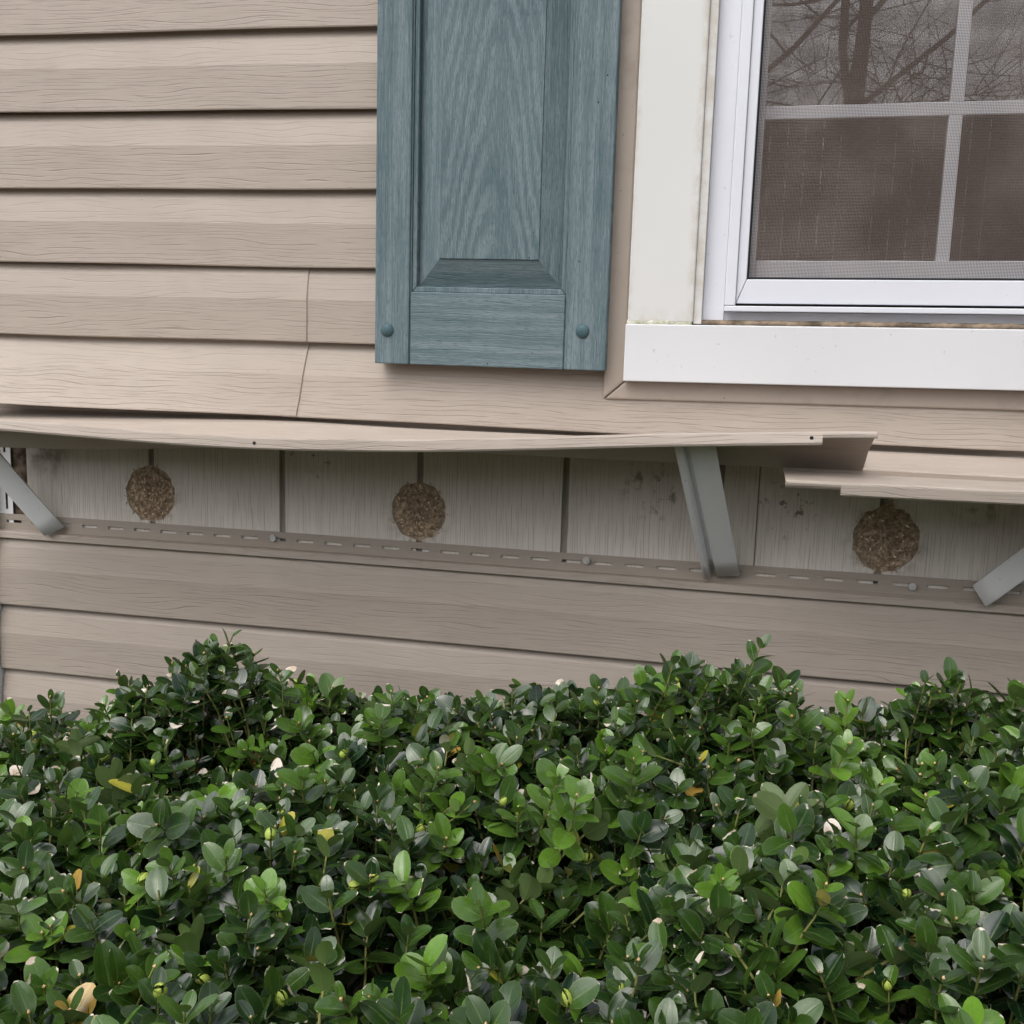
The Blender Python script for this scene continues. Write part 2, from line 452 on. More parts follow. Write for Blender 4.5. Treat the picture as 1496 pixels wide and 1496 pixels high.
def sheet(name, rows, m, parent, thick=0.0012, uoff=None, skip=None):
    """rows: list of profile rows; each row is a list of (x, out, z, v, grain). Builds a grid with guv attribute."""
    nr, nc = len(rows), len(rows[0])
    if uoff is None: uoff = random.uniform(0, 40)
    verts, guv = [], []
    for r in rows:
        for x, o, z, v, g in r:
            verts.append((x, -o, z)); guv.append((x + uoff, v + uoff * 0.37, g))
    faces = []
    for i in range(nr - 1):
        for j in range(nc - 1):
            if skip and skip(i, j): continue
            faces.append((i * nc + j, i * nc + j + 1, (i + 1) * nc + j + 1, (i + 1) * nc + j))
    me = bpy.data.meshes.new(name)
    me.from_pydata(verts, [], faces)
    a = me.attributes.new('guv', 'FLOAT_VECTOR', 'POINT')
    a.data.foreach_set('vector', np.array(guv, dtype=np.float32).ravel())
    me.polygons.foreach_set('use_smooth', [True] * len(me.polygons))
    me.update()
    me.set_sharp_from_angle(angle=rad(8))
    o = link(name, me, m, parent)
    if thick:
        md = o.modifiers.new('thickness', 'SOLIDIFY'); md.thickness = thick; md.offset = -1.0
    return o

FACE, REC = 0.0170, 0.0050
def course_profile(zb, top=True):
    """(out, z, grain) from the butt's inner lip up the face and slope"""
    p = [(REC + 0.001, zb + 0.0030, 0.2), (FACE - 0.0022, zb + 0.0003, 0.3), (FACE - 0.0006, zb + 0.0007, 0.6), (FACE, zb + 0.0022, 1.0),
         (FACE - 0.0006, zb + 0.030, 1.0), (FACE - 0.0008, zb + 0.0575, 0.9), (FACE - 0.0014, zb + 0.0605, 0.5),
         (FACE - 0.0027, zb + 0.0690, 0.5), (FACE - 0.0045, zb + 0.0790, 0.45), (FACE - 0.0068, zb + 0.0890, 0.4), (REC + 0.0006, zb + 0.0985, 0.35)]
    if top: p.append((REC, zb + 0.1075, 0.2))
    return p

def panel(k0, k1, x0, x1, xend=None, lift=0.0, step=0.05, label=None, left_lift=0.0, all_lift=0.0, zmax=None, out_add=0.0, name='siding_panel', ph=None, uoff=None, cut=None):
    """courses from line k1 (bottom) up to line k0"""
    prof = []
    for k in range(k1, k0, -1):
        prof += course_profile(zk(k), top=(k == k0 + 1))
    if zmax is not None:
        q = []
        for a in prof:
            if a[1] > zmax:
                q.append((a[0], zmax, a[2])); break
            q.append(a)
        prof = q
    nx = max(2, int((x1 - x0) / step))
    ts = [i / nx for i in range(nx + 1)]
    ts = sorted(ts + [0.0012 / (x1 - x0), 1 - 0.0012 / (x1 - x0)])
    if cut: ts = sorted(ts + [(cut[0] - 0.003 - x0) / (x1 - x0), (cut[0] + 0.003 - x0) / (x1 - x0)])
    if ph is None: ph = random.uniform(0, 6)
    rows = []
    for o, z, g in prof:
        r = []
        v = z + o
        for t in ts:
            xe = x1 if xend is None else xend(z)
            x = x0 + (xe - x0) * t
            wob = 0.0009 * math.sin(x * 5.1 + ph) + 0.0005 * math.sin(x * 13.0 + ph * 2)
            lf = lift * max(0.0, (t - 0.75) / 0.25) ** 2 * max(0.0, min(1.0, (zk(k1) + 0.09 - z) / 0.09))
            fr = max(0.0, min(1.0, (zk(k1) + 0.10 - z) / 0.10)) ** 1.5
            ll = left_lift * max(0.0, (0.27 - x) / 0.48) ** 1.2 * fr
            lf += ll + all_lift * fr * (1.0 if x < 1.2 else 0.5)
            zz, oo = z + wob + ll * 0.11, o + wob * 0.6 + out_add + lf
            if cut and x > cut[0] and zz > cut[1]: zz = cut[1] + (zz - cut[1]) * 0.002
            r.append((x, oo, zz, v, g))
        rows.append(r)
    o = sheet(name, rows, M['siding'], wall, uoff=uoff)
    if label: o['label'] = label
    return o

# above the gap: double-course panels, left of the window, then right of the window
for k in (-6, -4, -2, 0, 2):
    panel(k, k + 2, XL, XJ)
    panel(k, k + 2, 1.735, XR)
# the panel that ends over the gap: a left length lapped over a right length
def xend(z):
    if z > zk(5) + 0.002: return 0.2822
    return 0.2700 + 0.0115 * max(0.0, min(1.0, (z - zk(6)) / C)) ** 0.8
panel(4, 6, XL, 0.2822, xend=xend, lift=0.0, left_lift=0.036, all_lift=0.010, out_add=0.0011, label='tan siding length lapped over its neighbour, its end cut at a slant')
panel(4, 5, 0.255, XJ)
panel(5, 6, 0.250, XR, cut=(0.708, 1.3425), all_lift=0.010, label='long tan siding course running below the shutter and window')
# below the gap
panel_hem_z = zk(8)

# --- bowed panels -------------------------------------------------------------------------
PROF2 = [(-0.062, 0.0, 0, 0.2), (-0.004, 0.0, 0, 0.2), (0.000, 0.001, 0, 0.2), (0.019, 0.0058, 0, 0.25), (0.038, 0.0106, 0, 0.35), (0.041, 0.0119, 0, 0.6),
         (0.070, 0.0123, 0, 0.9), (0.0985, 0.0122, 0, 1.0), (0.1000, 0.0108, 0, 0.6), (0.1006, 0.0012, 0, 0.2),
         (0.120, 0.0056, 1, 0.25), (0.139, 0.0105, 1, 0.35), (0.1425, 0.0119, 1, 0.7), (0.170, 0.0124, 1, 1.0), (0.2010, 0.0122, 1, 1.0),
         (0.2026, 0.0112, 1, 1.0), (0.2032, 0.0096, 1, 1.0), (0.2032, 0.0040, 1, 1.0), (0.2032, -0.0010, 1, 1.0), (0.2015, -0.0030, 1, 0.2), (0.195, -0.0020, 1, 0.2)]
LIP0 = 17            # profile rows from here on are the lip and its hook
def prof_pt(s, t, seg, oh, zh, ta, tb):
    if s < 0:                       # the nail hem stands up flat against the plywood
        return oh - 0.004, zh - s
    da, na = (math.sin(ta), -math.cos(ta)), (math.cos(ta), math.sin(ta))
    if seg == 0:
        return oh + s * da[0] + t * na[0], zh + s * da[1] + t * na[1]
    ao, az = oh + 0.1006 * da[0] + 0.0012 * na[0], zh + 0.1006 * da[1] + 0.0012 * na[1]
    db, nb = (math.sin(tb), -math.cos(tb)), (math.cos(tb), math.sin(tb))
    s2, t2 = s - 0.1006, t - 0.0012
    return ao + s2 * db[0] + t2 * nb[0], az + s2 * db[1] + t2 * nb[1]

def interp(x, pts):
    return float(np.interp(x, [p[0] for p in pts], [p[1] for p in pts]))
def smooth_interp(x, pts):
    w = [-0.05, -0.025, 0, 0.025, 0.05]
    return sum(interp(x + d, pts) for d in w) / len(w)

LIPPT = {}
def bowed(name, x0, x1, zhf, taf, lipf, notch, label, end_slant=None, nx_=0.0):
    n = int((x1 - x0) / 0.012)
    xs = [x0 + (x1 - x0) * i / n for i in range(n + 1)] + [x0 + 0.0008, x1 - 0.0008, nx_ - 0.0006, nx_, nx_ + 0.0006]
    xs.sort()
    n = len(xs) - 1
    cols = []
    for x in xs:
        zh, ta = zhf(x), taf(x)
        target = lipf(x)
        lo, hi = rad(40), rad(135)
        for _ in range(40):
            mid = (lo + hi) / 2
            lo_o, lo_z = prof_pt(0.2032, -0.001, 1, 0.0115, zh, ta, mid)
            if lo_z < target - 0.117 * (0.19 - lo_o): lo = mid
            else: hi = mid
        tb = (lo + hi) / 2
        LIPPT[round(x, 2)] = (prof_pt(0.2034, 0.0045, 1, 0.0115, zh, ta, tb), tb)
        col = []
        vl, po, pz = 0.0, None, None
        for s, t, seg, g in PROF2:
            o, z = prof_pt(s, t, seg, 0.0115, zh, ta, tb)
            if po is not None: vl += math.hypot(o - po, z - pz)
            po, pz = o, z
            xx = x
            if end_slant: xx = end_slant(x, s)
            col.append((xx, o, z, -vl, g))
        cols.append(col)
    rows = [[cols[i][j] for i in range(n + 1)] for j in range(len(PROF2))][::-1]
    nrow = len(PROF2)
    def skip(i, j):
        pj = nrow - 1 - i           # profile index of the upper row of this strip
        xm = (xs[j] + xs[j + 1]) / 2
        return pj > LIP0 and notch(xm)
    o = sheet(name, rows, M['siding'], wall, 0.0013, skip=skip)
    o['label'] = label
    return o

LIPL = [(-0.22, 1.2765), (-0.0685, 1.2732), (0.0303, 1.2708), (0.1734, 1.2664), (0.2928, 1.2656), (0.4853, 1.2720), (0.6503, 1.2836),
        (0.7759, 1.2938), (0.9546, 1.3049), (1.0079, 1.3090)]
ZHL = [(-0.25, 1.278), (0.0, 1.281), (0.25, 1.2850), (0.45, 1.281), (1.0, 1.284)]
TAL = [(-0.25, 64), (0.0, 66), (0.25, 74), (0.45, 80), (1.0, 80)]
bowed('siding_panel', XL, 1.0085, lambda x: smooth_interp(x, ZHL), lambda x: rad(smooth_interp(x, TAL)), lambda x: smooth_interp(x, LIPL),
      lambda x: x > 0.9546, nx_=0.9546, label= 'loose tan siding panel bowed out over the gap, its right end curling up',
      end_slant=lambda x, s: x + (0.006 * max(0.0, (x - 0.96) / 0.05) * (s / 0.2 - 0.5)))
HOLE2 = LIPPT[min(LIPPT, key=lambda q: abs(q - 0.943))][0]
bowed('siding_panel', 0.9185, XR, lambda x: 1.2815, lambda x: rad(76.5), lambda x: interp(x, [(0.9, 1.2488), (1.17, 1.2508), (2.4, 1.252)]),
      lambda x: x < 0.9769, nx_=0.9769, label= 'loose tan siding panel propped out, tucked under the curled end')

# small weep holes in the lip of the loose panel
def disc(name, x, o, z, r, nrm, m, parent):
    bm = bmesh.new()
    bmesh.ops.create_cone(bm, cap_ends=True, segments=12, radius1=r, radius2=r, depth=0.0012)
    q = Vector(nrm).to_track_quat('Z', 'Y').to_matrix().to_4x4()
    bmesh.ops.transform(bm, matrix=Matrix.Translation((x, -o, z)) @ q, verts=bm.verts[:])
    return bm_obj(name, bm, m, parent)

loose = [o for o in wall.children if o.get('label', '').startswith('loose tan siding panel bowed')][0]
for hx in (0.295, 0.943):
    kx = min((q for q in LIPPT if q < 0.9), key=lambda q: abs(q - hx)) if hx < 0.9 else min(LIPPT, key=lambda q: abs(q - hx))
    (ho, hz), tb = LIPPT[kx]
    if hx > 0.9: ho, hz = HOLE2
    disc('weep_hole', hx, ho, hz, 0.0021, (0, -math.sin(tb), -math.cos(tb)), M['gasket'], loose)
# --- the panel below the gap, with its slotted nail hem -------------------------------------
def hem_panel():
    z8 = zk(8)
    # hem strip with real slots
    zt, z_s1, z_s0, zb = z8 + 0.0365, z8 + 0.0275, z8 + 0.0232, z8 + 0.0125
    def dz(x): return 0.0005 * math.sin(x * 7)
    xs = [XL]
    pitch, ln = 0.0425, 0.0255
    x = XL + 0.012
    slots = []
    while x + ln < XR:
        xs += [x, x + ln]; slots.append((x, x + ln)); x += pitch
    xs.append(XR)
    verts, faces, guv = [], [], []
    zs = [zb, z_s0, z_s1, zt]
    for x in xs:
        for z in zs:
            verts.append((x, -0.0034, z + dz(x))); guv.append((x, z, 0.25))
    for i in range(len(xs) - 1):
        for j in range(3):
            if j == 1 and i % 2 == 1: continue
            a = i * 4 + j
            faces.append((a, a + 4, a + 5, a + 1))
    me = bpy.data.meshes.new('nail_hem'); me.from_pydata(verts, [], faces)
    a = me.attributes.new('guv', 'FLOAT_VECTOR', 'POINT'); a.data.foreach_set('vector', np.array(guv, dtype=np.float32).ravel())
    body_prof = []
    for k in (10, 9):
        body_prof += course_profile(zk(k), top=False)
    # top of course 9: recess, then the lock ridge and the step up to the hem
    body_prof += [(REC, z8 - 0.0010, 0.2), (REC + 0.0005, z8 + 0.0012, 0.2), (0.0115, z8 + 0.0006, 0.3), (0.0128, z8 + 0.0018, 0.5),
                  (0.0112, z8 + 0.0090, 0.6), (0.0098, z8 + 0.0108, 0.3), (0.0055, z8 + 0.0116, 0.2), (0.0034, z8 + 0.0126, 0.2)]
    nx = 48
    rows = []
    for o, z, g in body_prof:
        r = []
        for x in [XL, XL + 0.0012] + [XL + (XR - XL) * i / nx for i in range(1, nx)] + [XR - 0.0012, XR]:
            wob = 0.0008 * math.sin(x * 4.3)
            r.append((x, o + wob * 0.4, z + wob + (dz(x) - wob if z > z8 + 0.012 else 0), z + o, g))
        rows.append(r)
    p = sheet('siding_panel', rows, M['siding'], wall)
    p['label'] = 'tan siding panel with a slotted nail hem below the bare plywood'
    me.polygons.foreach_set('use_smooth', [False] * len(me.polygons))
    h = link('nail_hem', me, M['siding'], p)
    md = h.modifiers.new('thickness', 'SOLIDIFY'); md.thickness = 0.0012; md.offset = -1.0
    # nails in the slots
    for x, z in ((0.2252, 1.1158), (0.6762, 1.1155), (1.0921, 1.1115), (1.53, 1.113), (1.95, 1.113)):
        bm = bmesh.new()
        bmesh.ops.create_cone(bm, cap_ends=True, segments=16, radius1=0.0052, radius2=0.0046, depth=0.0016, matrix=Matrix.Translation((0, 0, 0.004)))
        bmesh.ops.create_cone(bm, cap_ends=True, segments=8, radius1=0.0016, radius2=0.0016, depth=0.012, matrix=Matrix.Translation((0, 0, -0.002)))
        tilt = Matrix.Rotation(rad(90 + random.uniform(-8, 8)), 4, 'X') @ Matrix.Rotation(rad(random.uniform(-6, 6)), 4, 'Y')
        bmesh.ops.transform(bm, matrix=Matrix.Translation((x, -0.0046, z)) @ tilt, verts=bm.verts[:])
        bm_obj('nail', bm, M['nail'], p)
hem_panel()
for k in (10, 12, 14, 16):
    panel(k, k + 2, XL, XR)

# --- painted plywood with grooves at 8 inches, two of three bored holes over the grooves --------
GX0, GP, GW = 0.0337, 0.2032, 0.0092
HOLES = [(0.0312, 1.1672, 0.0392, 0.0405), (0.4392, 1.1668, 0.0392, 0.0405), (1.0560, 1.1690, 0.0405, 0.0425)]
def board(xa, xb, z0, z1, cuts):
    """upright board between grooves with round notches where a hole crosses its edge"""
    left, right = [], []
    for cx, cz, rx, rz in cuts:
        for edge, lst, sgn in ((xa, left, 1), (xb, right, -1)):
            d = edge - cx
            if abs(d) < rx:
                a0 = math.acos(d / rx)
                pts = []
                N = 22
                for i in range(N + 1):
                    a = a0 - 2 * a0 * i / N if sgn > 0 else (a0 + (2 * math.pi - 2 * a0) * i / N)
                    j = 1 + 0.022 * math.sin(i * 1.3 + cx * 50) + random.uniform(-.022, .022)
                    if i in (0, N): j = 1
                    pts.append((cx + rx * j * math.cos(a), cz + rz * j * math.sin(a)))
                lst.append(sorted_arc(pts, sgn))
    poly = [(xa, z0), (xb, z0)]
    for p in right: poly += p           # going up the right edge
    poly += [(xb, z1), (xa, z1)]
    for p in left: poly += p            # going down the left edge
    bm = bmesh.new()
    prism(bm, poly, -0.0040, 0.0)
    return bm_obj('sheathing_board', bm, M['ply'], wall)
def sorted_arc(pts, sgn):
    # right edge is walked upward, left edge downward
    if (pts[0][1] < pts[-1][1]) != (sgn < 0): pts = pts[::-1]
    return pts
edges = []
k = -1
bounds = [-0.1715]
x = GX0
while x < XR:
    if x > -0.15: bounds.append(x)
    x += GP
bounds.append(XR)
for a, b in zip(bounds, bounds[1:]):
    xa = a + (GW / 2 if a > -0.15 else 0); xb = b - GW / 2
    zt = 1.345 if (xb > 0.70 and xa < 1.74) else 2.6
    if xa < 0.895 < xb:       # a sheet joint: a fine crack runs up this board
        board(xa, 0.8945, 0.25, zt, HOLES); board(0.8960, xb, 0.25, zt, HOLES)
    else:
        board(xa, xb, 0.25, zt, HOLES)
prism_obj('groove_backing', rect(-0.1713, XR, 0.24, 1.344), -0.030, -0.0042, M['groove'], wall, 0)

def plug(cx, cz, rx, rz, tail):
    """packed fibre filling the bored hole: rough face, loose chips, ragged rim"""
    rng = random.Random(int(cx * 1000))
    bm = bmesh.new()
    tl = bm.verts.layers.float_color.new('tint')
    NR, NA = 9, 40
    rings = []
    c0 = bm.verts.new((cx, 0.0015, cz)); c0[tl] = (1, 1, 1, 1)
    for i in range(1, NR + 1):
        r = i / NR
        ring = []
        for j in range(NA):
            a = 2 * math.pi * j / NA
            jit = 1 + rng.uniform(0.0, 0.06) * (i == NR)
            dep = 0.001 + 0.0032 * rng.random() + (0.003 if r > 0.88 else 0)
            if r > 0.86: dep = 0.0014 + 0.0008 * rng.random()
            v = bm.verts.new((cx + rx * r * jit * math.cos(a) * 1.02, dep, cz + rz * r * jit * math.sin(a) * 1.02))
            s = rng.uniform(0.75, 1.25) if r <= 0.86 else rng.uniform(0.50, 0.70); v[tl] = (s, s * 0.97, s * 0.92, 1)
            ring.append(v)
        rings.append(ring)
    for j in range(NA): bm.faces.new((c0, rings[0][j], rings[0][(j + 1) % NA]))
    for r1, r2 in zip(rings, rings[1:]):
        for j in range(NA): bm.faces.new((r1[j], r2[j], r2[(j + 1) % NA], r1[(j + 1) % NA]))
    def chip(x, z, y, l, w, a, tilt, s):
        ca, sa = math.cos(a), math.sin(a)
        q = []
        for du, dv in ((-l, -w), (l, -w * .6), (l * .9, w), (-l * .8, w * .7)):
            q.append((x + du * ca - dv * sa, y - tilt * du, z + du * sa + dv * ca))
        vs = [bm.verts.new(p) for p in q] + [bm.verts.new((p[0], p[1] + 0.0008, p[2])) for p in q]
        for v in vs: v[tl] = (s, s * 0.97, s * 0.9, 1)
        bm.faces.new(vs[:4]); bm.faces.new(vs[7:3:-1])
        for i in range(4): bm.faces.new((vs[(i + 1) % 4], vs[i], vs[4 + i], vs[4 + (i + 1) % 4]))
    for _ in range(330):
        r = math.sqrt(rng.random()) * 0.88; a = rng.uniform(0, 2 * math.pi)
        s = rng.choice((0.5, 0.7, 0.9, 1.2, 1.6, 3.2 if rng.random() < .6 else 1.0))
        chip(cx + rx * r * math.cos(a), cz + rz * r * math.sin(a), -0.0002 - rng.random() * 0.0022, rng.uniform(.0006, .0026), rng.uniform(.0004, .0011),
             rng.uniform(0, 6.3), rng.uniform(-.8, .8), s)
    for _ in range(12):          # crumbs and fibres stuck round the rim
        a = rng.uniform(0, 2 * math.pi); r = rng.uniform(0.98, 1.07)
        chip(cx + rx * r * math.cos(a), cz + rz * r * math.sin(a), -0.0012, rng.uniform(.0012, .0034), rng.uniform(.0003, .0007), a + rng.uniform(-1.2, 1.2), rng.uniform(-.5, .5), rng.uniform(.4, 1.0))
    if tail:                     # fibre packed up into the groove
        for _ in range(70):
            chip(cx + rng.uniform(-.006, .006), cz + rz * 0.95 + rng.random() ** 1.5 * 0.022, -0.0003 - rng.random() * .001, rng.uniform(.001, .003), rng.uniform(.0005, .0013), rng.uniform(0, 6), rng.uniform(-.5, .5), rng.uniform(.5, 1.2))
    return bm_obj('insulation_plug', bm, M['insul'], wall)
for i, (h, lb) in enumerate(zip(HOLES, ('fibre-filled round hole beside the corner prop', 'fibre-filled round hole in the middle of the bare strip', 'largest fibre-filled round hole, below the propped panel'))):
    plug(*h, tail=(i == 2))['label'] = lb

# --- corner post at the left end: slotted flange over a rotten edge ----------------------------
prism_obj('rotten_edge', rect(-0.2600, -0.1722, 0.25, 2.6), -0.02, -0.0015, M['dirtwood'], wall, 0)
def corner_post():
    verts, faces = [], []
    x0, x1 = -0.262, -0.1965
    sx0, sx1 = -0.2085, -0.2045
    zs = [0.25]
    z = 0.27
    while z < 2.5:
        zs += [z, z + 0.026]; z += 0.043
    zs.append(2.58)
    zs = [q for q in zs]
    for z in zs:
        for x in (x0, sx0, sx1, x1 + 0.0): verts.append((x, -0.0022, z))
    for i in range(len(zs) - 1):
        for j in range(3):
            if j == 1 and i % 2 == 1: continue
            a = i * 4 + j
            faces.append((a, a + 1, a + 5, a + 4))
    me = bpy.data.meshes.new('corner_flange'); me.from_pydata(verts, [], faces)
    bm = bmesh.new()
    prism(bm, rect(-0.290, -0.2212, 0.22, 2.6), -0.05, 0.028, 0.002)
    p = bm_obj('corner_post', bm, M['propw'], wall)
    f = link('corner_flange', me, M['propw'], p)
    md = f.modifiers.new('thickness', 'SOLIDIFY'); md.thickness = 0.0012; md.offset = -1.0
corner_post()
prism_obj('side_wall', rect(-0.275, -0.235, 0.0, 2.6), -4.0, -0.05, M['jchan'], wall, 0)
prism_obj('foundation', rect(-0.26, XR, 0.0, 0.28), -0.1, -0.004, M['groove'], wall, 0)

# ------------------------------------------------------------------ grey props that hold the loose panels out
def prop(label, foot, top, wdir, sect, m, thick=0.0016, cut=0.0):
    foot, top = Vector(foot), Vector(top)
    a = (top - foot).normalized()
    w = Vector(wdir); w = (w - a * w.dot(a)).normalized()
    nn = a.cross(w)
    if nn.y > 0: nn = -nn
    bm = bmesh.new()
    L = (top - foot).length
    N = 8
    rings = []
    for i in range(N + 1):
        t = i / N
        bow = 0.0016 * math.sin(math.pi * t)
        rings.append([bm.verts.new(foot + a * (L * t + (cut * (sw) if i == 0 else 0)) + w * sw + nn * (sn + bow)) for sw, sn in sect])
    for r1, r2 in zip(rings, rings[1:]):
        for j in range(len(sect) - 1):
            bm.faces.new((r1[j], r1[j + 1], r2[j + 1], r2[j]))
    o = bm_obj('siding_prop', bm, m, None, True, 40)
    # top-level mesh with its origin at the foot
    for v in o.data.vertices: v.co -= foot
    o.location = foot
    md = o.modifiers.new('thickness', 'SOLIDIFY'); md.thickness = thick; md.offset = 0.0
    tag(o, label, 'prop', 'grey vinyl offcuts propping the loose siding')
    return o
SECT_J = [(0.0135, -0.002), (0.0145, 0.0), (-0.013, 0.0), (-0.0145, -0.0012), (-0.0155, -0.006), (-0.021, -0.0068), (-0.0225, -0.004), (-0.0235, 0.002),
          (-0.0255, 0.0042), (-0.029, 0.0040), (-0.0310, 0.001), (-0.0315, -0.004)]
prop('grey vinyl strip with a rolled edge standing upright under the loose siding', (0.8630, -0.0165, 1.1105), (0.8235, -0.176, 1.3030), (1, 0, 0), SECT_J, M['prop'])
SECT_L = [(0.0150, -0.003), (0.0150, 0.0), (-0.0125, 0.0), (-0.0140, -0.001), (-0.0145, -0.010)]
prop('pale slanting vinyl strip at the far left beside the slotted corner flange', (-0.1185, -0.0175, 1.1035), (-0.2130, -0.0800, 1.2600), (0.80, 0.30, 0.52), SECT_L, M['propw'], cut=-0.2)
prop('pale slanting vinyl strip at the right edge of the bare plywood', (1.1700, -0.0175, 1.1075), (1.2920, -0.0850, 1.2530), (-0.72, 0.30, 0.60), SECT_L, M['propw'], cut=0.2)

# ------------------------------------------------------------------ window
SH = 0.0130
def wf(x, z): return (x, z + SH * (x - 0.7175))
WR = 1.7100           # right outer edge of the casing
WT = 2.46             # head
win = empty('window', (1.2, 0, 1.357))
tag(win, 'white framed window with insect screen and grid of glazing bars', 'window')
def wp(name, poly, o0, o1, m, bev=0.0012, parent=None): return prism_obj(name, poly, o0, o1, m, parent or win, bev, wf)
# tan channel the siding dies into
wp('channel', [(0.6911, 1.3335), (0.7185, 1.3575), (0.7185, WT), (0.6911, WT)], 0.004, 0.0245, M['jchan'], 0.0025)
wp('channel', [(0.6930, 1.3335), (WR + 0.027, 1.3335), (WR, 1.3575), (0.7200, 1.3575)], 0.004, 0.0235, M['jchan'], 0.0025)
wp('channel', [(WR, 1.3575), (WR + 0.027, 1.3335), (WR + 0.027, WT), (WR, WT)], 0.004, 0.0245, M['jchan'], 0.0025)
# casing
cz = 1.4315
wp('casing', rect(0.7192, 0.8007, cz, WT), -0.02, 0.0345, M['cream'], 0.0022)
wp('casing_return', rect(0.8008, 0.8110, cz - 0.001, WT), -0.02, 0.0300, M['cream'], 0.0008)
wp('casing', rect(WR - 0.0815, WR - 0.0005, cz, WT), -0.02, 0.0345, M['sillw'], 0.0022)
wp('sill', rect(0.7178, WR + 0.001, 1.3578, 1.4290), -0.02, 0.0400, M['sillw'], 0.0012)
# lumpy caulk along the top of the sill
def bead(name, x0, x1, z, o, r, m, seed):
    rng = random.Random(seed)
    bm = bmesh.new()
    n = int((x1 - x0) / 0.006)
    pts = [(x0 + (x1 - x0) * i / n, -(o + rng.uniform(-.0012, .0012)), wf(x0 + (x1 - x0) * i / n, z)[1] + rng.uniform(-.0008, .0008)) for i in range(n + 1)]
    tube(bm, pts, [r * rng.uniform(0.7, 1.25) for _ in pts], 7)
    bm_obj(name, bm, m, win, True, 80)
bead('caulk_bead', 0.7190, 0.7990, 1.4305, 0.0315, 0.0040, M['moss'], 3)
bead('caulk_bead', 0.7960, WR - 0.08, 1.4322, 0.0205, 0.0032, M['caulk'], 5)
bm = bmesh.new()
prism(bm, rect(0.718, WR, 1.4270, 1.4355), -0.02, 0.020, 0, wf)
bm_obj('sill_filler', bm, M['caulk'], win)
# vinyl unit
VR = WR - 0.092
wp('jamb', rect(0.8112, 0.8378, 1.4350, WT), -0.02, 0.0165, M['vinyl'], 0.001)
wp('sub_sill', rect(0.8112, VR, 1.4352, 1.4460), -0.019, 0.0130, M['vinyl'], 0.001)
wp('frame_ledge', rect(0.8380, VR, 1.4464, 1.4530), -0.018, 0.0290, M['vinyl'], 0.001)
wp('frame_stile', rect(0.8380, 0.8512, 1.4534, WT), -0.02, 0.0285, M['vinyl'], 0.0012)
wp('frame_stile', rect(VR - 0.013, VR, 1.4534, WT), -0.02, 0.0285, M['vinyl'], 0.0012)
wp('jamb', rect(VR + 0.0002, WR - 0.082, 1.4350, WT), -0.02, 0.0165, M['vinyl'], 0.001)
# screen frame with mitred corner
SX0, SX1, SZ0, SZ1 = 0.8630, VR - 0.0245, 1.4855, 2.020
wp('screen_frame', [(0.8516, 1.4564), (0.8516, SZ1 + 0.03), (SX0, SZ1), (SX0, SZ0)], 0.004, 0.0240, M['vinyl'], 0.001)
wp('screen_frame', [(0.8522, 1.4562), (SX0 + 0.0006, SZ0), (SX1 - 0.0006, SZ0), (VR - 0.0138, 1.4562)], 0.004, 0.0240, M['vinyl'], 0.001)
wp('screen_frame', [(VR - 0.0134, 1.4564), (SX1, SZ0), (SX1, SZ1), (VR - 0.0134, SZ1 + 0.03)], 0.004, 0.0240, M['vinyl'], 0.001)
wp('screen_frame', [(0.8516, SZ1 + 0.0305), (VR - 0.0134, SZ1 + 0.0305), (SX1, SZ1 + 0.0005), (SX0, SZ1 + 0.0005)], 0.004, 0.0240, M['vinyl'], 0.001)
bm = bmesh.new()
g = 0.0027
prism(bm, rect(SX0 + 0.0002, SX0 + g, SZ0 + 0.0002, SZ1), 0.004, 0.0205, 0, wf)
prism(bm, rect(SX0 + g, SX1 - g, SZ0 + 0.0002, SZ0 + g), 0.004, 0.0205, 0, wf)
prism(bm, rect(SX1 - g, SX1 - 0.0002, SZ0 + 0.0002, SZ1), 0.004, 0.0205, 0, wf)
bm_obj('gasket', bm, M['gasket'], win)
bm = bmesh.new()
q = [bm.verts.new((wf(x, z)[0], -0.0170, wf(x, z)[1])) for x, z in rect(SX0 + 0.001, SX1 - 0.001, SZ0 + 0.001, SZ1 - 0.001)]
bm.faces.new(q)
bm_obj('insect_screen', bm, M['screen'], win)
# lower sash, upper sash, glass, bars between the panes
GX1 = VR - 0.034
wp('sash_stile', rect(0.8520, 0.8728, 1.4580, 2.05), -0.030, -0.0030, M['vinyl'])
wp('sash_stile', rect(GX1, VR - 0.0135, 1.4580, 2.05), -0.030, -0.0030, M['vinyl'])
wp('sash_rail', rect(0.8730, GX1 - 0.0002, 1.4580, 1.5100), -0.030, -0.0032, M['vinyl'])
wp('sash_rail', rect(0.8730, GX1 - 0.0002, 2.0200, 2.0600), -0.030, -0.0032, M['vinyl'])
wp('pane', rect(0.8725, GX1 + 0.0005, 1.5095, 2.0205), -0.0165, -0.0135, M['glass'], 0)
wp('sash_rail', rect(0.8520, VR - 0.0135, 2.0610, 2.0850), -0.0100, 0.0120, M['vinyl'])
wp('pane', rect(0.8520, VR - 0.0135, 2.0852, WT), -0.0085, -0.0055, M['glass'], 0)
wp('frame_head', rect(0.7192, WR, WT, WT + 0.09), -0.02, 0.034, M['sillw'])
MW = 0.0155
bars_x = [1.0866 + MW / 2 + i * 0.2216 for i in range(3)]
bars_x = [b for b in bars_x if b < GX1 - 0.05]
rows_z = [1.6795 + MW / 2, 1.6795 + MW / 2 + 0.168]
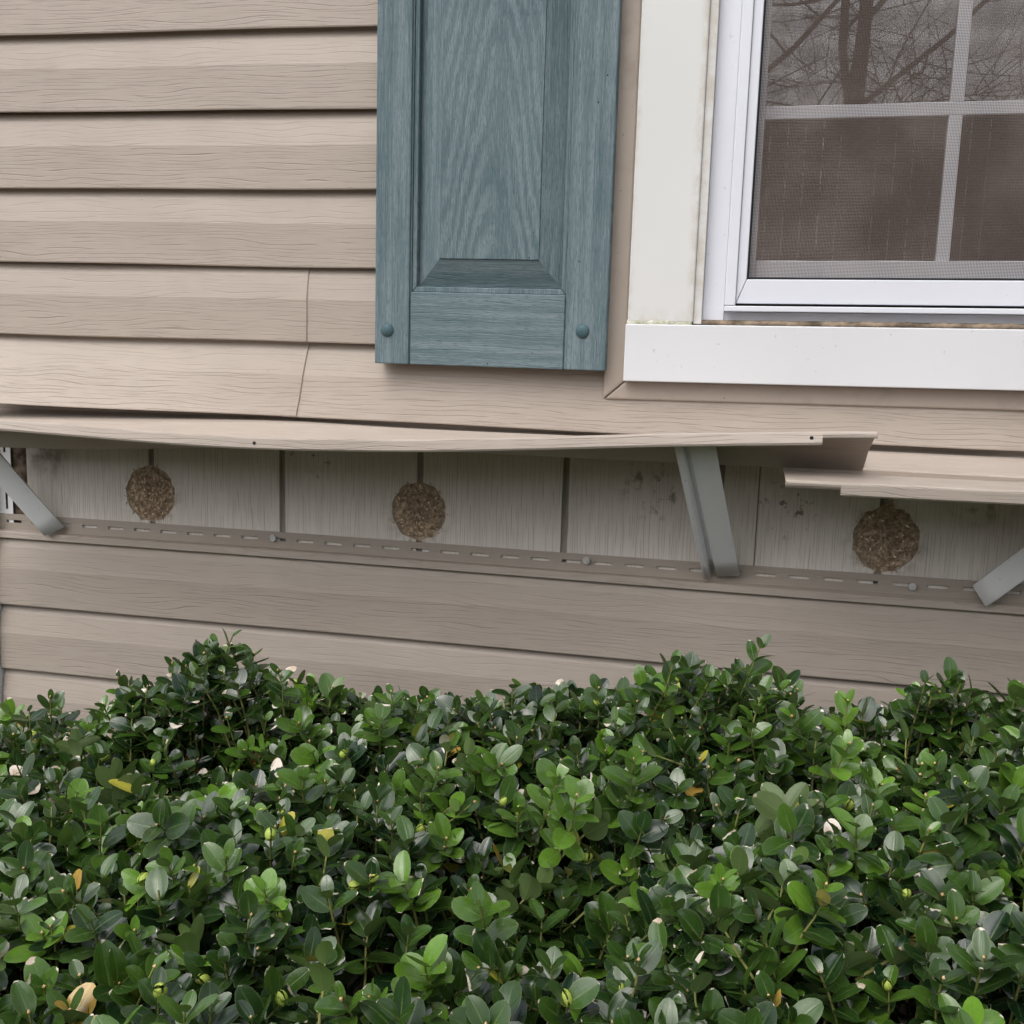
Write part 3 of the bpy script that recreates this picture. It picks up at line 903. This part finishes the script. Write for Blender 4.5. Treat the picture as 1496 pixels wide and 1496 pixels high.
for bx in bars_x:
    zz = [1.5102] + [r for r in rows_z] + [2.0198]
    for a, b in zip(zz, zz[1:]):
        a2 = a + (MW / 2 if a in rows_z else 0); b2 = b - (MW / 2 if b in rows_z else 0)
        wp('glazing_bar', rect(bx - MW / 2, bx + MW / 2, a2, b2), -0.0128, -0.0075, M['vinyl'], 0.001)
for rz in rows_z:
    wp('glazing_bar', rect(0.8729, GX1 - 0.0003, rz - MW / 2, rz + MW / 2), -0.0130, -0.0073, M['vinyl'], 0.001)
# brown sheet added inside, standing in for the dark of the room
bm = bmesh.new()
N = 90
rows = []
for i in range(N + 1):
    x = 0.70 + 1.05 * i / N
    yy = 0.075 + 0.0035 * math.sin(x * 21) + 0.002 * math.sin(x * 47 + 1) + (0.0035 if abs(x - 0.962) < 0.008 else 0)
    rows.append((bm.verts.new((x, yy, 1.36)), bm.verts.new((x, yy, 2.62))))
for a, b in zip(rows, rows[1:]): bm.faces.new((a[0], b[0], b[1], a[1]))
o = bm_obj('room_backdrop', bm, M['backdrop'], None, True, 80)
md = o.modifiers.new('thickness', 'SOLIDIFY'); md.thickness = 0.002
tag(o, 'brown sheet standing in for the dark room behind the window glass', 'backdrop')

# ------------------------------------------------------------------ shutter
shut = empty('shutter', (0.541, 0, 1.3688))
tag(shut, 'weathered blue-grey raised-panel shutter beside the window', 'shutter')
S0, S1 = 0.0215, 0.0455
SXL, SXR, SZB, SZT = 0.3890, 0.6945, 1.3693, 2.60
def with_uv(o, along='z', ox=0.0, oz=0.0):
    me = o.data
    a = me.attributes.new('guv', 'FLOAT_VECTOR', 'POINT')
    r = random.uniform(0, 20)
    if along == 'c': vals = [(v.co.z - oz, v.co.x - ox, 0) for v in me.vertices]
    elif along == 'z': vals = [(v.co.z + r, v.co.x + r, 0) for v in me.vertices]
    else: vals = [(v.co.x + r, v.co.z + r, 0) for v in me.vertices]
    a.data.foreach_set('vector', np.array(vals, dtype=np.float32).ravel())
    return o
with_uv(prism_obj('stile', rect(SXL, 0.4355, SZB, SZT), S0, S1, M['shut_v'], shut, 0.0014))
with_uv(prism_obj('stile', rect(0.6425, SXR, SZB + 0.0004, SZT), S0, S1, M['shut_v'], shut, 0.0014))
with_uv(prism_obj('rail', rect(0.4375, 0.6408, SZB + 0.0002, 1.4628), S0, S1 - 0.0008, M['shut_v'], shut, 0.0014), 'x')
bm = bmesh.new()       # thin beads between stiles and panel, backing
prism(bm, rect(0.4356, 0.4374, SZB + 0.001, SZT), S0, S1 - 0.0035, 0)
prism(bm, rect(0.6409, 0.6424, SZB + 0.001, SZT), S0, S1 - 0.0035, 0)
prism(bm, rect(0.4376, 0.6407, 1.4630, SZT), S0, S0 + 0.006, 0)
with_uv(bm_obj('backing', bm, M['shut_v'], shut))
bm = bmesh.new()       # inner moulding round the panel
for poly in ([(0.4376, 1.4632), (0.4436, 1.4700), (0.4436, SZT), (0.4376, SZT)], [(0.6407, 1.4632), (0.6407, SZT), (0.6347, SZT), (0.6347, 1.4700)]):
    prism(bm, poly, S0 + 0.006, S1 - 0.0055, 0.001)
prism(bm, [(0.4380, 1.4630), (0.6403, 1.4630), (0.6345, 1.4698), (0.4438, 1.4698)], S0 + 0.006, S1 - 0.0058, 0.001)
with_uv(bm_obj('moulding', bm, M['shut_v'], shut))
# raised panel: bevels rising from a deep edge to the flat field
def quad_obj(name, pts, m, along, ox=0, oz=0, nseg=1):
    bm = bmesh.new()
    f = bm.faces.new([bm.verts.new((x, -o, z)) for x, o, z in pts])
    f.normal_update()
    if f.normal.y > 0: f.normal_flip()
    me = bpy.data.meshes.new(name); bm.to_mesh(me); bm.free()
    o = link(name, me, m, shut)
    md = o.modifiers.new('thickness', 'SOLIDIFY'); md.thickness = 0.002; md.offset = -1.0
    return with_uv(o, along, ox, oz)
FX0, FX1, FZ = 0.4745, 0.6052, 1.5050
DB, DF = S1 - 0.0165, S1 - 0.0035
quad_obj('panel_bevel', [(0.4437, DB, 1.4700), (FX0, DF, FZ), (FX0, DF, SZT), (0.4437, DB, SZT)], M['shut_v'], 'z')
quad_obj('panel_bevel', [(0.6346, DB, 1.4700), (0.6346, DB, SZT), (FX1, DF, SZT), (FX1, DF, FZ)], M['shut_v'], 'z')
quad_obj('panel_bevel', [(0.4437, DB, 1.4699), (0.6346, DB, 1.4699), (FX1, DF, FZ), (FX0, DF, FZ)], M['shut_v'], 'x')
with_uv(prism_obj('panel_field', rect(FX0 + 0.0003, FX1 - 0.0003, FZ + 0.0005, SZT), S0 + 0.007, DF + 0.0016, M['shut_c'], shut, 0.0008), 'c', 0.5425, 1.5)
for kx, kz in ((0.4062, 1.4130), (0.6644, 1.4184)):
    bm = bmesh.new()
    bmesh.ops.create_uvsphere(bm, u_segments=24, v_segments=12, radius=0.0088)
    bmesh.ops.delete(bm, geom=[v for v in bm.verts if v.co.z < -0.001], context='VERTS')
    bmesh.ops.transform(bm, matrix=Matrix.Translation((kx, -S1, kz)) @ Matrix.Rotation(rad(90), 4, 'X') @ Matrix.Diagonal((1, 1, 0.55, 1)), verts=bm.verts[:])
    bm_obj('screw_cap', bm, M['shut_cap'], shut, True, 60)

# ------------------------------------------------------------------ hedge
hedge = empty('boxwood_hedge', (0.6, -0.55, 0.0))
tag(hedge, 'clipped evergreen hedge with small glossy dark leaves along the wall', 'hedge')

SIL = [(-0.8, 0.90), (-0.3, 0.91), (-0.0054, 0.920), (0.0436, 0.944), (0.0902, 0.940), (0.1377, 0.970), (0.1835, 0.985), (0.2288, 1.005), (0.30, 1.020), (0.3753, 1.010),
       (0.4254, 0.985), (0.4829, 1.000), (0.5631, 1.008), (0.6405, 1.026), (0.7166, 1.025), (0.7746, 1.052), (0.8099, 1.066), (0.8605, 1.062),
       (0.9008, 1.068), (0.9369, 1.062), (0.9671, 1.034), (0.9926, 1.040), (1.0348, 1.034), (1.0641, 1.072), (1.0964, 1.078), (1.1303, 1.065), (1.1601, 1.062), (2.3, 1.10)]
_bump = [(random.uniform(-0.8, 2.2), random.uniform(0.1, 1.0), random.uniform(0.05, 0.11), random.uniform(-0.045, 0.03)) for _ in range(150)]
_bx = np.array(_bump)
GAPS = [(0.606, 0.66, 0.050, 0.10), (0.98, 0.66, 0.045, 0.09), (0.655, 0.57, 0.035, 0.08), (0.50, 0.72, 0.035, 0.06), (0.78, 0.75, 0.03, 0.06), (0.30, 0.55, 0.03, 0.05)]
def top_z(x, o):
    lin = 0.926 + 0.088 * x
    zs = float(np.interp(x, [p[0] for p in SIL], [p[1] for p in SIL])) - 0.046
    w = max(0.0, min(1.0, (0.46 - o) / 0.14))
    z = zs * w + lin * (1 - w) - 0.14 * max(0.0, o - 0.36)
    d2 = ((_bx[:, 0] - x) ** 2 + (_bx[:, 1] - o) ** 2) / _bx[:, 2] ** 2
    z += float(np.sum(_bx[:, 3] * np.exp(-d2))) * (0.35 + 0.65 * (1 - w))
    if o > 0.84: z -= 1.6 * (o - 0.84) ** 1.4 + 0.3 * (o - 0.84)
    if o < 0.2: z -= 0.5 * (0.2 - o)
    return z
def gap_drop(x, o):
    s = 0.0
    for gx, go, r, d in GAPS:
        q = ((x - gx) ** 2 + (o - go) ** 2) / (r * r)
        if q < 1.6: s = max(s, d * math.exp(-q * 1.2))
    return s

def leaf_width(V):
    q = 2 * V ** 0.86 - 1
    w = np.clip(1 - np.abs(q) ** 2.15, 0, None) ** 0.5
    w = np.where(q < 0, w * (0.55 + 0.45 * (1 + np.minimum(q, 0)) ** 0.6), w)
    w = np.where(V < 1e-6, 0.08, w)
    return np.where(V > 1 - 1e-6, 0.05, w)
def leaf_template(nu, nv):
    us = np.linspace(-1, 1, nu); vv = (1 - np.cos(np.pi * np.linspace(0, 1, nv))) / 2
    U, V = np.meshgrid(us, vv)
    f = []
    for j in range(nv - 1):
        for i in range(nu - 1):
            a = j * nu + i
            f.append((a, a + nu, a + nu + 1, a + 1))
    return U.ravel(), V.ravel(), np.array(f)

leaves = []      # dicts of arrays gathered as tuples
stems = []       # (p0, p1, p2, r0, r1, kind)
tips = []
buds = []
def sprig(tip, d, n_pairs, size, inter, hue, layer, az=None, dead=0.0, yellow=0.0):
    d = Vector(d).normalized()
    ln = inter * (n_pairs - 0.3)
    bend = Vector((random.uniform(-.2, .2), random.uniform(-.2, .2), 0)) * ln
    tip = Vector(tip)
    base = tip - d * ln
    mid = (tip + base) / 2 + bend * 0.25
    ax = d.orthogonal().normalized()
    if az is None: az = random.uniform(0, 6.28)
    ax = Matrix.Rotation(az, 3, d) @ ax
    bx = d.cross(ax)
    ext_len = random.uniform(0.02, 0.06)
    stems.append((base - d * ext_len - Vector((0, 0, ext_len * .4)), base, mid, tip, 0.0011 + 0.0004 * random.random(), layer))
    for i in range(n_pairs):
        t = (i + 0.4) / (n_pairs - 0.3)
        t = min(t, 1.0)
        p = base * (1 - t) ** 2 + mid * 2 * t * (1 - t) + tip * t * t
        a = ax if i % 2 == 0 else bx
        near_tip = i / max(1, n_pairs - 1)
        ang = rad(72 - 34 * near_tip ** 1.5 + random.uniform(-12, 12))
        s = size * (0.80 + 0.35 * math.sin(math.pi * min(1, 0.25 + 0.62 * near_tip))) * (0.72 if i == n_pairs - 1 and random.random() < .6 else 1.0)
        for sg in (1, -1):
            if random.random() < 0.06: continue
            aa = (a * sg)
            aa = Matrix.Rotation(random.uniform(-.35, .35), 3, d) @ aa
            an = ang + rad(random.uniform(-9, 9))
            D = (d * math.cos(an) + aa * math.sin(an)).normalized()
            S = d.cross(aa).normalized()
            Nn = D.cross(S)
            if Nn.dot(d) < 0: Nn = -Nn; S = -S
            roll = random.gauss(0, 0.28)
            S2 = S * math.cos(roll) + Nn * math.sin(roll)
            N2 = Nn * math.cos(roll) - S * math.sin(roll)
            Ls = s * random.uniform(0.84, 1.14)
            r = random.random()
            if r < yellow: col = (0.36, 0.34, 0.045) if random.random() < .6 else (0.42, 0.27, 0.06)
            else:
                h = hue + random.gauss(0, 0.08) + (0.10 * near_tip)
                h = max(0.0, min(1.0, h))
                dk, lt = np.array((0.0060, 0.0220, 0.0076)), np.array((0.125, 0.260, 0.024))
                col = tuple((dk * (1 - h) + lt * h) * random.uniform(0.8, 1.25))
            dd = 0.0
            if random.random() < dead: dd = random.choice((0.12, 0.16, 0.2, 0.3, 0.5))
            elif random.random() < 0.02: dd = random.uniform(0.03, 0.12)
            tr = 1.0
            if random.random() < 0.045 and dd == 0: tr, dd = random.uniform(0.45, 0.8), 0.07
            leaves.append((p.x, p.y, p.z, D.x, D.y, D.z, S2.x, S2.y, S2.z, N2.x, N2.y, N2.z, Ls, Ls * random.uniform(0.53, 0.72),
                           random.uniform(0.02, 0.32), random.uniform(-0.10, 0.34), col[0], col[1], col[2], dd, layer, tr))
    tips.append((tip.copy(), d.copy(), layer))

def rdir(tilt, bias=(0, 0, 0)):
    a = random.uniform(0, 6.28); t = abs(random.gauss(0, tilt))
    v = Vector((math.sin(t) * math.cos(a), math.sin(t) * math.sin(a), math.cos(t))) + Vector(bias)
    return v.normalized()

def in_core(x): return -0.28 < x < 1.42
# three layers of shoots over the clipped top
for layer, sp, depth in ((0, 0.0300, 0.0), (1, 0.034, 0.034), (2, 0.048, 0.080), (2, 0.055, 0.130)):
    x = -0.75
    while x < 2.1:
        stp = sp if in_core(x) else sp * 1.5
        o = 0.13
        while o < 1.0:
            xx, oo = x + random.uniform(-.5, .5) * stp, o + random.uniform(-.5, .5) * stp
            zz = top_z(xx, oo) - depth * random.uniform(0.6, 1.4) - gap_drop(xx, oo)
            if layer == 0: zz += random.gauss(0, 0.013)
            gd = gap_drop(xx, oo)
            keep = not (gd > 0.03 and random.random() < 0.7)
            if keep:
                h = 0.07 - 0.04 * layer  # deeper layers take darker leaves, inner shadow put into their colour
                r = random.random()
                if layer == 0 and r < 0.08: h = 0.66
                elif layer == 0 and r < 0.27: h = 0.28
                deadp = 0.05 if (0.05 < xx < 0.45 and oo < 0.5) else 0.009
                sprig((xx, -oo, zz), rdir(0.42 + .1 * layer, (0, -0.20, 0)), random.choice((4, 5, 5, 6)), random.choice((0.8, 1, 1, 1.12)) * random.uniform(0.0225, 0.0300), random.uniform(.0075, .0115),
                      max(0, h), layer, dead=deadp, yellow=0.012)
                if layer == 0 and in_core(xx) and random.random() < 0.12:
                    buds.append((Vector((xx, -oo, zz - 0.003)), random.uniform(0.0026, 0.0052)))
            o += stp
        x += stp
# front face below the clipped top
for layer, sp, dep in ((3, 0.048, 0.0), (3, 0.06, 0.05)):
    x = -0.75
    while x < 2.1:
        z = 0.12
        while z < 0.90:
            xx, zz = x + random.uniform(-.5, .5) * sp, z + random.uniform(-.5, .5) * sp
            oo = 1.0 - dep - 0.10 * max(0, zz - 0.75) + random.gauss(0, 0.015)
            if zz < top_z(xx, 0.95) - 0.03:
                sprig((xx, -oo, zz), rdir(0.5, (0, -0.9, 0)), 4, random.uniform(0.023, 0.029), 0.0115, 0.10, 3)
            z += sp
        x += sp
# the long shoots that stand above the rest
SPECIAL = [(0.725, 0.495, 1.020, 0.45), (0.985, 0.408, 1.045, 0.62), (0.952, 0.612, 1.005, 0.62), (0.787, 0.437, 1.018, 0.40), (0.601, 0.459, 0.996, 0.35),
           (0.456, 0.614, 0.962, 0.3), (0.981, 0.532, 1.022, 0.5), (0.31, 0.572, 0.956, 0.25), (0.691, 0.659, 0.98, 0.35), (0.745, 0.52, 1.012, 0.5)]
def shoot(tip, d, n, size, inter, hue, dead=0.0, az=None, yellow=0.0): sprig(tip, d, n, size, inter, hue, 0, az, dead, yellow)
shoot((0.3090, -0.30, 1.0620), (0.45, -0.1, 1), 7, 0.023, 0.0140, 0.12, 0.10)
shoot((0.2300, -0.30, 1.0180), (0.1, -0.2, 1), 5, 0.022, 0.012, 0.16, 0.10)
shoot((0.1650, -0.31, 0.9980), (-0.8, -0.2, .7), 5, 0.021, 0.012, 0.10, 0.30)
shoot((0.3680, -0.31, 1.0260), (-0.05, -0.2, 1), 4, 0.021, 0.012, 0.10, 0.35)
shoot((0.0440, -0.31, 0.9480), (0.05, -0.1, 1), 4, 0.021, 0.0125, 0.10, 0.0, 0.0)
shoot((0.9020, -0.30, 1.1030), (0.30, -0.1, 1), 7, 0.026, 0.0165, 0.10, 0, 0.0)
shoot((0.8130, -0.30, 1.0760), (0.30, -0.2, 1), 6, 0.025, 0.0120, 0.08)
shoot((0.8500, -0.31, 1.0650), (0.0, -0.2, 1), 5, 0.023, 0.0120, 0.10)
shoot((0.9900, -0.32, 1.0570), (0.03, -0.2, 1), 6, 0.023, 0.0130, 0.70)
shoot((1.0660, -0.30, 1.0800), (0.12, -0.2, 1), 5, 0.024, 0.0120, 0.06)
shoot((1.1000, -0.30, 1.0830), (0.1, -0.2, 1), 5, 0.022, 0.0120, 0.08)
shoot((0.6400, -0.30, 1.0320), (0.0, -0.2, 1), 4, 0.022, 0.0120, 0.08)
shoot((0.5000, -0.30, 1.0110), (0.1, -0.2, 1), 4, 0.020, 0.0120, 0.30)
for a_, b_, n_ in ((0.09, 0.37, 22), (0.74, 0.95, 16), (1.04, 1.18, 12), (0.48, 0.70, 8), (0.0, 0.12, 4)):
    for _ in range(n_):
        tx = random.uniform(a_, b_)
        tz = float(np.interp(tx, [p[0] for p in SIL], [p[1] for p in SIL])) + random.uniform(-0.040, 0.004)
        shoot((tx, -random.uniform(0.25, 0.36), tz), (random.uniform(-.4, .4), random.uniform(-.4, .1), 1), random.choice((4, 5, 6)), random.uniform(.019, .025), random.uniform(.010, .0135), random.choice((.05, .1, .15, .3)), 0.10 if tx < 0.45 else 0.02)
for _ in range(26):          # the fuller clump left of centre
    tx = random.gauss(0.265, 0.055)
    tz = 1.048 - 1.5 * abs(tx - 0.295) ** 1.35 - random.random() ** 2 * 0.05
    shoot((tx, -random.uniform(0.26, 0.36), tz), (random.uniform(-.5, .5), random.uniform(-.4, .1), 1), random.choice((5, 6)), random.uniform(.022, .027), .0115, random.choice((.03, .06, .1, .2)), 0.08)
for tx, to, tz, hu in SPECIAL:
    shoot((tx, -to, tz), (random.uniform(-.15, .3), -0.45, 1), 6, 0.027, 0.0150, hu)

LV = np.array(leaves, dtype=np.float64)
def leaf_mesh(A, nu, nv):
    U, V0, F = leaf_template(nu, nv)
    V = V0[None] * A[:, 21][:, None]
    w = leaf_width(V)
    P, D, S, Nn = A[:, 0:3], A[:, 3:6], A[:, 6:9], A[:, 9:12]
    L, W, fold, curl = (A[:, i][:, None] for i in (12, 13, 14, 15))
    side = U[None] * w * W * 0.5
    nrm = np.abs(U)[None] * w * W * 0.5 * fold * 1.6 - curl * L * (V - 0.25) ** 2 * 0.9 - (U[None] ** 4) * w * W * 0.045
    al = V * L
    X = P[:, None, :] + al[..., None] * D[:, None, :] + side[..., None] * S[:, None, :] + nrm[..., None] * Nn[:, None, :]
    n, T = X.shape[0], X.shape[1]
    faces = (F[None] + (np.arange(n) * T)[:, None, None]).reshape(-1, 4)
    col = np.ones((n, T, 4)); col[..., :3] = A[:, None, 16:19]
    luv = np.zeros((n, T, 3)); luv[..., 0] = U; luv[..., 1] = V0; luv[..., 2] = A[:, 19][:, None]
    return X.reshape(-1, 3), faces, col.reshape(-1, 4), luv.reshape(-1, 3)
def np_mesh(name, X, F, col=None, luv=None):
    me = bpy.data.meshes.new(name)
    me.vertices.add(len(X)); me.vertices.foreach_set('co', X.astype(np.float32).ravel())
    k = F.shape[1]
    me.loops.add(F.size); me.loops.foreach_set('vertex_index', F.astype(np.int32).ravel())
    me.polygons.add(len(F)); me.polygons.foreach_set('loop_start', (np.arange(len(F)) * k).astype(np.int32))
    me.polygons.foreach_set('loop_total', np.full(len(F), k, dtype=np.int32))
    me.polygons.foreach_set('use_smooth', np.ones(len(F), dtype=bool))
    if col is not None:
        a = me.attributes.new('lc', 'FLOAT_COLOR', 'POINT'); a.data.foreach_set('color', col.astype(np.float32).ravel())
        a = me.attributes.new('luv', 'FLOAT_VECTOR', 'POINT'); a.data.foreach_set('vector', luv.astype(np.float32).ravel())
    me.update(calc_edges=True)
    return me

# which leaves show largest: cast a ray from the viewpoint at each leaf's middle
mid = LV[:, 0:3] + LV[:, 3:6] * LV[:, 12:13] * 0.5
hw = LV[:, 6:9] * LV[:, 13:14] * 0.42
q0 = LV[:, 0:3]; q2 = LV[:, 0:3] + LV[:, 3:6] * LV[:, 12:13]
quad = np.stack([q0, mid - hw, q2, mid + hw], 1).reshape(-1, 3)
tree = BVHTree.FromPolygons([tuple(v) for v in quad], [(4 * i, 4 * i + 1, 4 * i + 2, 4 * i + 3) for i in range(len(LV))])
Cv = np.array(CAM)
rel = mid - Cv
dist = np.linalg.norm(rel, axis=1)
zc = rel @ np.array(fw); xc = rel @ np.array(rt) / zc; yc = rel @ np.array(up) / zc
half = 18.0 / cam_data.lens
inside = (np.abs(xc) < half * 0.97) & (np.abs(yc) < half * 0.97)
area = LV[:, 12] * LV[:, 13] * np.abs(np.sum(LV[:, 9:12] * rel, 1)) / dist / dist ** 2
cand = [i for i in np.argsort(-area) if inside[i]]
picked = []
for i in cand:
    hits = 0
    for q in (mid[i], mid[i] + hw[i] * 0.5, mid[i] - hw[i] * 0.5, q0[i] * .3 + q2[i] * .7):
        dv = Vector(q) - CAM
        h = tree.ray_cast(CAM, dv.normalized())
        if h[2] == i: hits += 1
    if hits >= 3:
        picked.append(i)
        if len(picked) == 300: break
pm = np.zeros(len(LV), dtype=bool); pm[picked] = True
top_core = (LV[:, 20] <= 1) & (LV[:, 0] > -0.3) & (LV[:, 0] < 1.5) & ~pm
rest = ~top_core & ~pm
Xa, Fa, Ca, La = leaf_mesh(LV[top_core], 5, 8)
Xb, Fb, Cb, Lb = leaf_mesh(LV[rest], 3, 6)
me = np_mesh('foliage', np.concatenate([Xa, Xb]), np.concatenate([Fa, Fb + len(Xa)]), np.concatenate([Ca, Cb]), np.concatenate([La, Lb]))
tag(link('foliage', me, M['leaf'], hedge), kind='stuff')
for i in picked:
    X, F, c_, l_ = leaf_mesh(LV[i:i + 1], 5, 8)
    org = X[0].copy()
    me = np_mesh('leaf', X, F, c_, l_)
    link('leaf', me, M['leaf'], hedge)
# stems of the shoots
def stem_mesh(name, rows, mtl):
    V, F = [], []
    for pts, rr in rows:
        prev = None
        for i, p in enumerate(pts):
            d = (pts[min(i + 1, len(pts) - 1)] - pts[max(i - 1, 0)]).normalized()
            a = d.orthogonal().normalized(); b = d.cross(a)
            for t in range(4):
                th = t * math.pi / 2
                V.append(p + (a * math.cos(th) + b * math.sin(th)) * rr[i])
            if i:
                s = len(V) - 8
                for t in range(4): F.append((s + t, s + (t + 1) % 4, s + 4 + (t + 1) % 4, s + 4 + t))
    me = np_mesh(name, np.array([tuple(v) for v in V]), np.array(F))
    return tag(link(name, me, mtl, hedge), kind='stuff')
stem_mesh('green_shoots', [((a, b, m_, t), (r * 1.2, r, r * .85, r * .6)) for a, b, m_, t, r, ly in stems], M['shoot'])
# woody twigs inside
rows = []
for i in range(26):
    x0 = -0.7 + 2.75 * (i + random.uniform(.2, .8)) / 26
    b = Vector((x0, -random.uniform(0.35, 0.75), 0.0))
    for _ in range(34):
        tx, to = x0 + random.gauss(0, .13), random.uniform(.15, .95)
        e = Vector((tx, -to, top_z(tx, to) - random.uniform(.05, .16)))
        m1 = b.lerp(e, .35) + Vector((random.gauss(0, .03), random.gauss(0, .03), 0))
        m2 = b.lerp(e, .75) + Vector((random.gauss(0, .02), random.gauss(0, .02), .02))
        rr = random.uniform(.0022, .0045)
        rows.append(((b, m1, m2, e), (rr * 2, rr * 1.4, rr, rr * .45)))
stem_mesh('woody_twigs', rows, M['twig'])
# tan tip buds
V, F = [], []
for tip, d, ly in tips:
    if ly > 1 or random.random() < 0.45: continue
    a = d.orthogonal().normalized(); b = d.cross(a); r = random.uniform(.0010, .0020); l = random.uniform(.003, .0055)
    s = len(V)
    p = tip - d * .001
    V += [p, p + d * l * .5 + a * r, p + d * l * .5 + b * r, p + d * l * .5 - a * r, p + d * l * .5 - b * r, p + d * l]
    for q in range(4):
        F.append((s, s + 1 + (q + 1) % 4, s + 1 + q)); F.append((s + 5, s + 1 + q, s + 1 + (q + 1) % 4))
me = np_mesh('tip_buds', np.array([tuple(v) for v in V]), np.array(F))
tag(link('tip_buds', me, M['tip'], hedge), kind='stuff')
# pale curled buds: three little cupped leaves closing on each other
bm = bmesh.new()
for j in range(3):
    a0 = 2 * math.pi * j / 3
    g_ = []
    for iv in range(6):
        v_ = iv / 5
        row = []
        for iu in range(5):
            u_ = -1 + iu / 2
            th = a0 + u_ * 0.95 * math.sin(math.pi * (0.12 + 0.80 * v_)) ** .7
            ph = -0.5 * math.pi + math.pi * (0.06 + 0.86 * v_)
            rr = 1.0 + 0.06 * j - 0.05 * abs(u_)
            row.append(bm.verts.new((rr * math.cos(ph) * math.cos(th), rr * math.cos(ph) * math.sin(th), 1.15 * rr * math.sin(ph) + 0.9)))
        g_.append(row)
    for iv in range(5):
        for iu in range(4): bm.faces.new((g_[iv][iu], g_[iv][iu + 1], g_[iv + 1][iu + 1], g_[iv + 1][iu]))
bud_me = bpy.data.meshes.new('curled_bud'); bm.to_mesh(bud_me); bm.free()
bud_me.polygons.foreach_set('use_smooth', [True] * len(bud_me.polygons))
bud_me.materials.append(M['bud'])
for p, r in buds[:200]:
    o = bpy.data.objects.new('curled_bud', bud_me); COL.objects.link(o); o.parent = hedge
    o.matrix_parent_inverse = Matrix.Translation(-Vector(hedge.location))
    o.location = p; o.scale = (r, r * random.uniform(.8, 1.1), r * random.uniform(.9, 1.25))
    o.rotation_euler = (random.gauss(0, .5), random.gauss(0, .5), random.uniform(0, 6.28))

# ------------------------------------------------------------------ behind the viewer, seen in the window's reflection
def bare_tree(label, x, y, h, r, lean, seed):
    rng = random.Random(seed)
    t = empty('bare_tree', (x, y, 0))
    tag(t, label, 'tree', 'bare trees mirrored in the window')
    trunk_bm, crown_bm = bmesh.new(), bmesh.new()
    def limb(bm, p, d, ln, rad_, depth):
        n = 5
        pts, rr = [p], [rad_]
        q, dd = p.copy(), d.copy()
        for i in range(n):
            dd = (dd + Vector((rng.gauss(0, .12), rng.gauss(0, .12), rng.gauss(0.03, .08)))).normalized()
            q = q + dd * ln / n
            pts.append(q.copy()); rr.append(rad_ * (1 - 0.62 * (i + 1) / n))
        tube(bm, pts, rr, 6 if depth < 2 else 4 if depth < 3 else 3, False)
        if depth >= 4: return
        kids = (9, 7, 6, 5)[depth]
        for k in range(kids):
            tt = rng.uniform(0.22 if depth == 0 else 0.2, 1.0)
            f = tt * n; i = min(n - 1, int(f))
            b = pts[i].lerp(pts[i + 1], f - i)
            ax = Vector((rng.gauss(0, 1), rng.gauss(0, 1), rng.gauss(0.15, .5))).normalized()
            nd = (d * 0.55 + ax * 0.85).normalized()
            limb(crown_bm, b, nd, ln * rng.uniform(0.38, 0.62), max(.004, rad_ * (1 - .62 * tt) * rng.uniform(.4, .62)), depth + 1)
    limb(trunk_bm, Vector((x, y, 0)), Vector((lean, 0, 1)).normalized(), h, r, 0)
    bm_obj('trunk', trunk_bm, M['bark'], t, True, 80)
    bm_obj('crown', crown_bm, M['bark'], t, True, 80)
bare_tree('bare tree mirrored left of the upright glazing bar', 1.50, -7.6, 7.2, 0.075, -0.03, 21)
bare_tree('bare leaning tree mirrored right of the upright glazing bar', 2.50, -7.7, 7.0, 0.07, 0.03, 8)
bare_tree('bare tree mirrored at the left edge of the glass', 0.2, -8.0, 6.8, 0.10, 0.03, 12)
fence = empty('added_fence', (2.0, -8.7, 0))  # unseen fence, added and sized for the brown low reflection
tag(fence, 'brown board fence added to keep the low window reflection brown', 'fence')
bm = bmesh.new()
prism(bm, rect(-0.072, 0.072, 0.05, 3.35), -0.012, 0.012, 0.003)
bme = bpy.data.meshes.new('board'); bm.to_mesh(bme); bm.free(); bme.materials.append(M['fence'])
for i in range(110):
    o = bpy.data.objects.new('board', bme); COL.objects.link(o); o.parent = fence
    o.location = (-8.2 + i * 0.151, random.uniform(-.004, .004), random.uniform(-.03, .03))
bm = bmesh.new()
for z in (0.5, 1.5, 2.5): prism(bm, rect(-6.4, 10.4, z, z + 0.09), 8.73, 8.77)
bm_obj('rail', bm, M['fence'], fence)
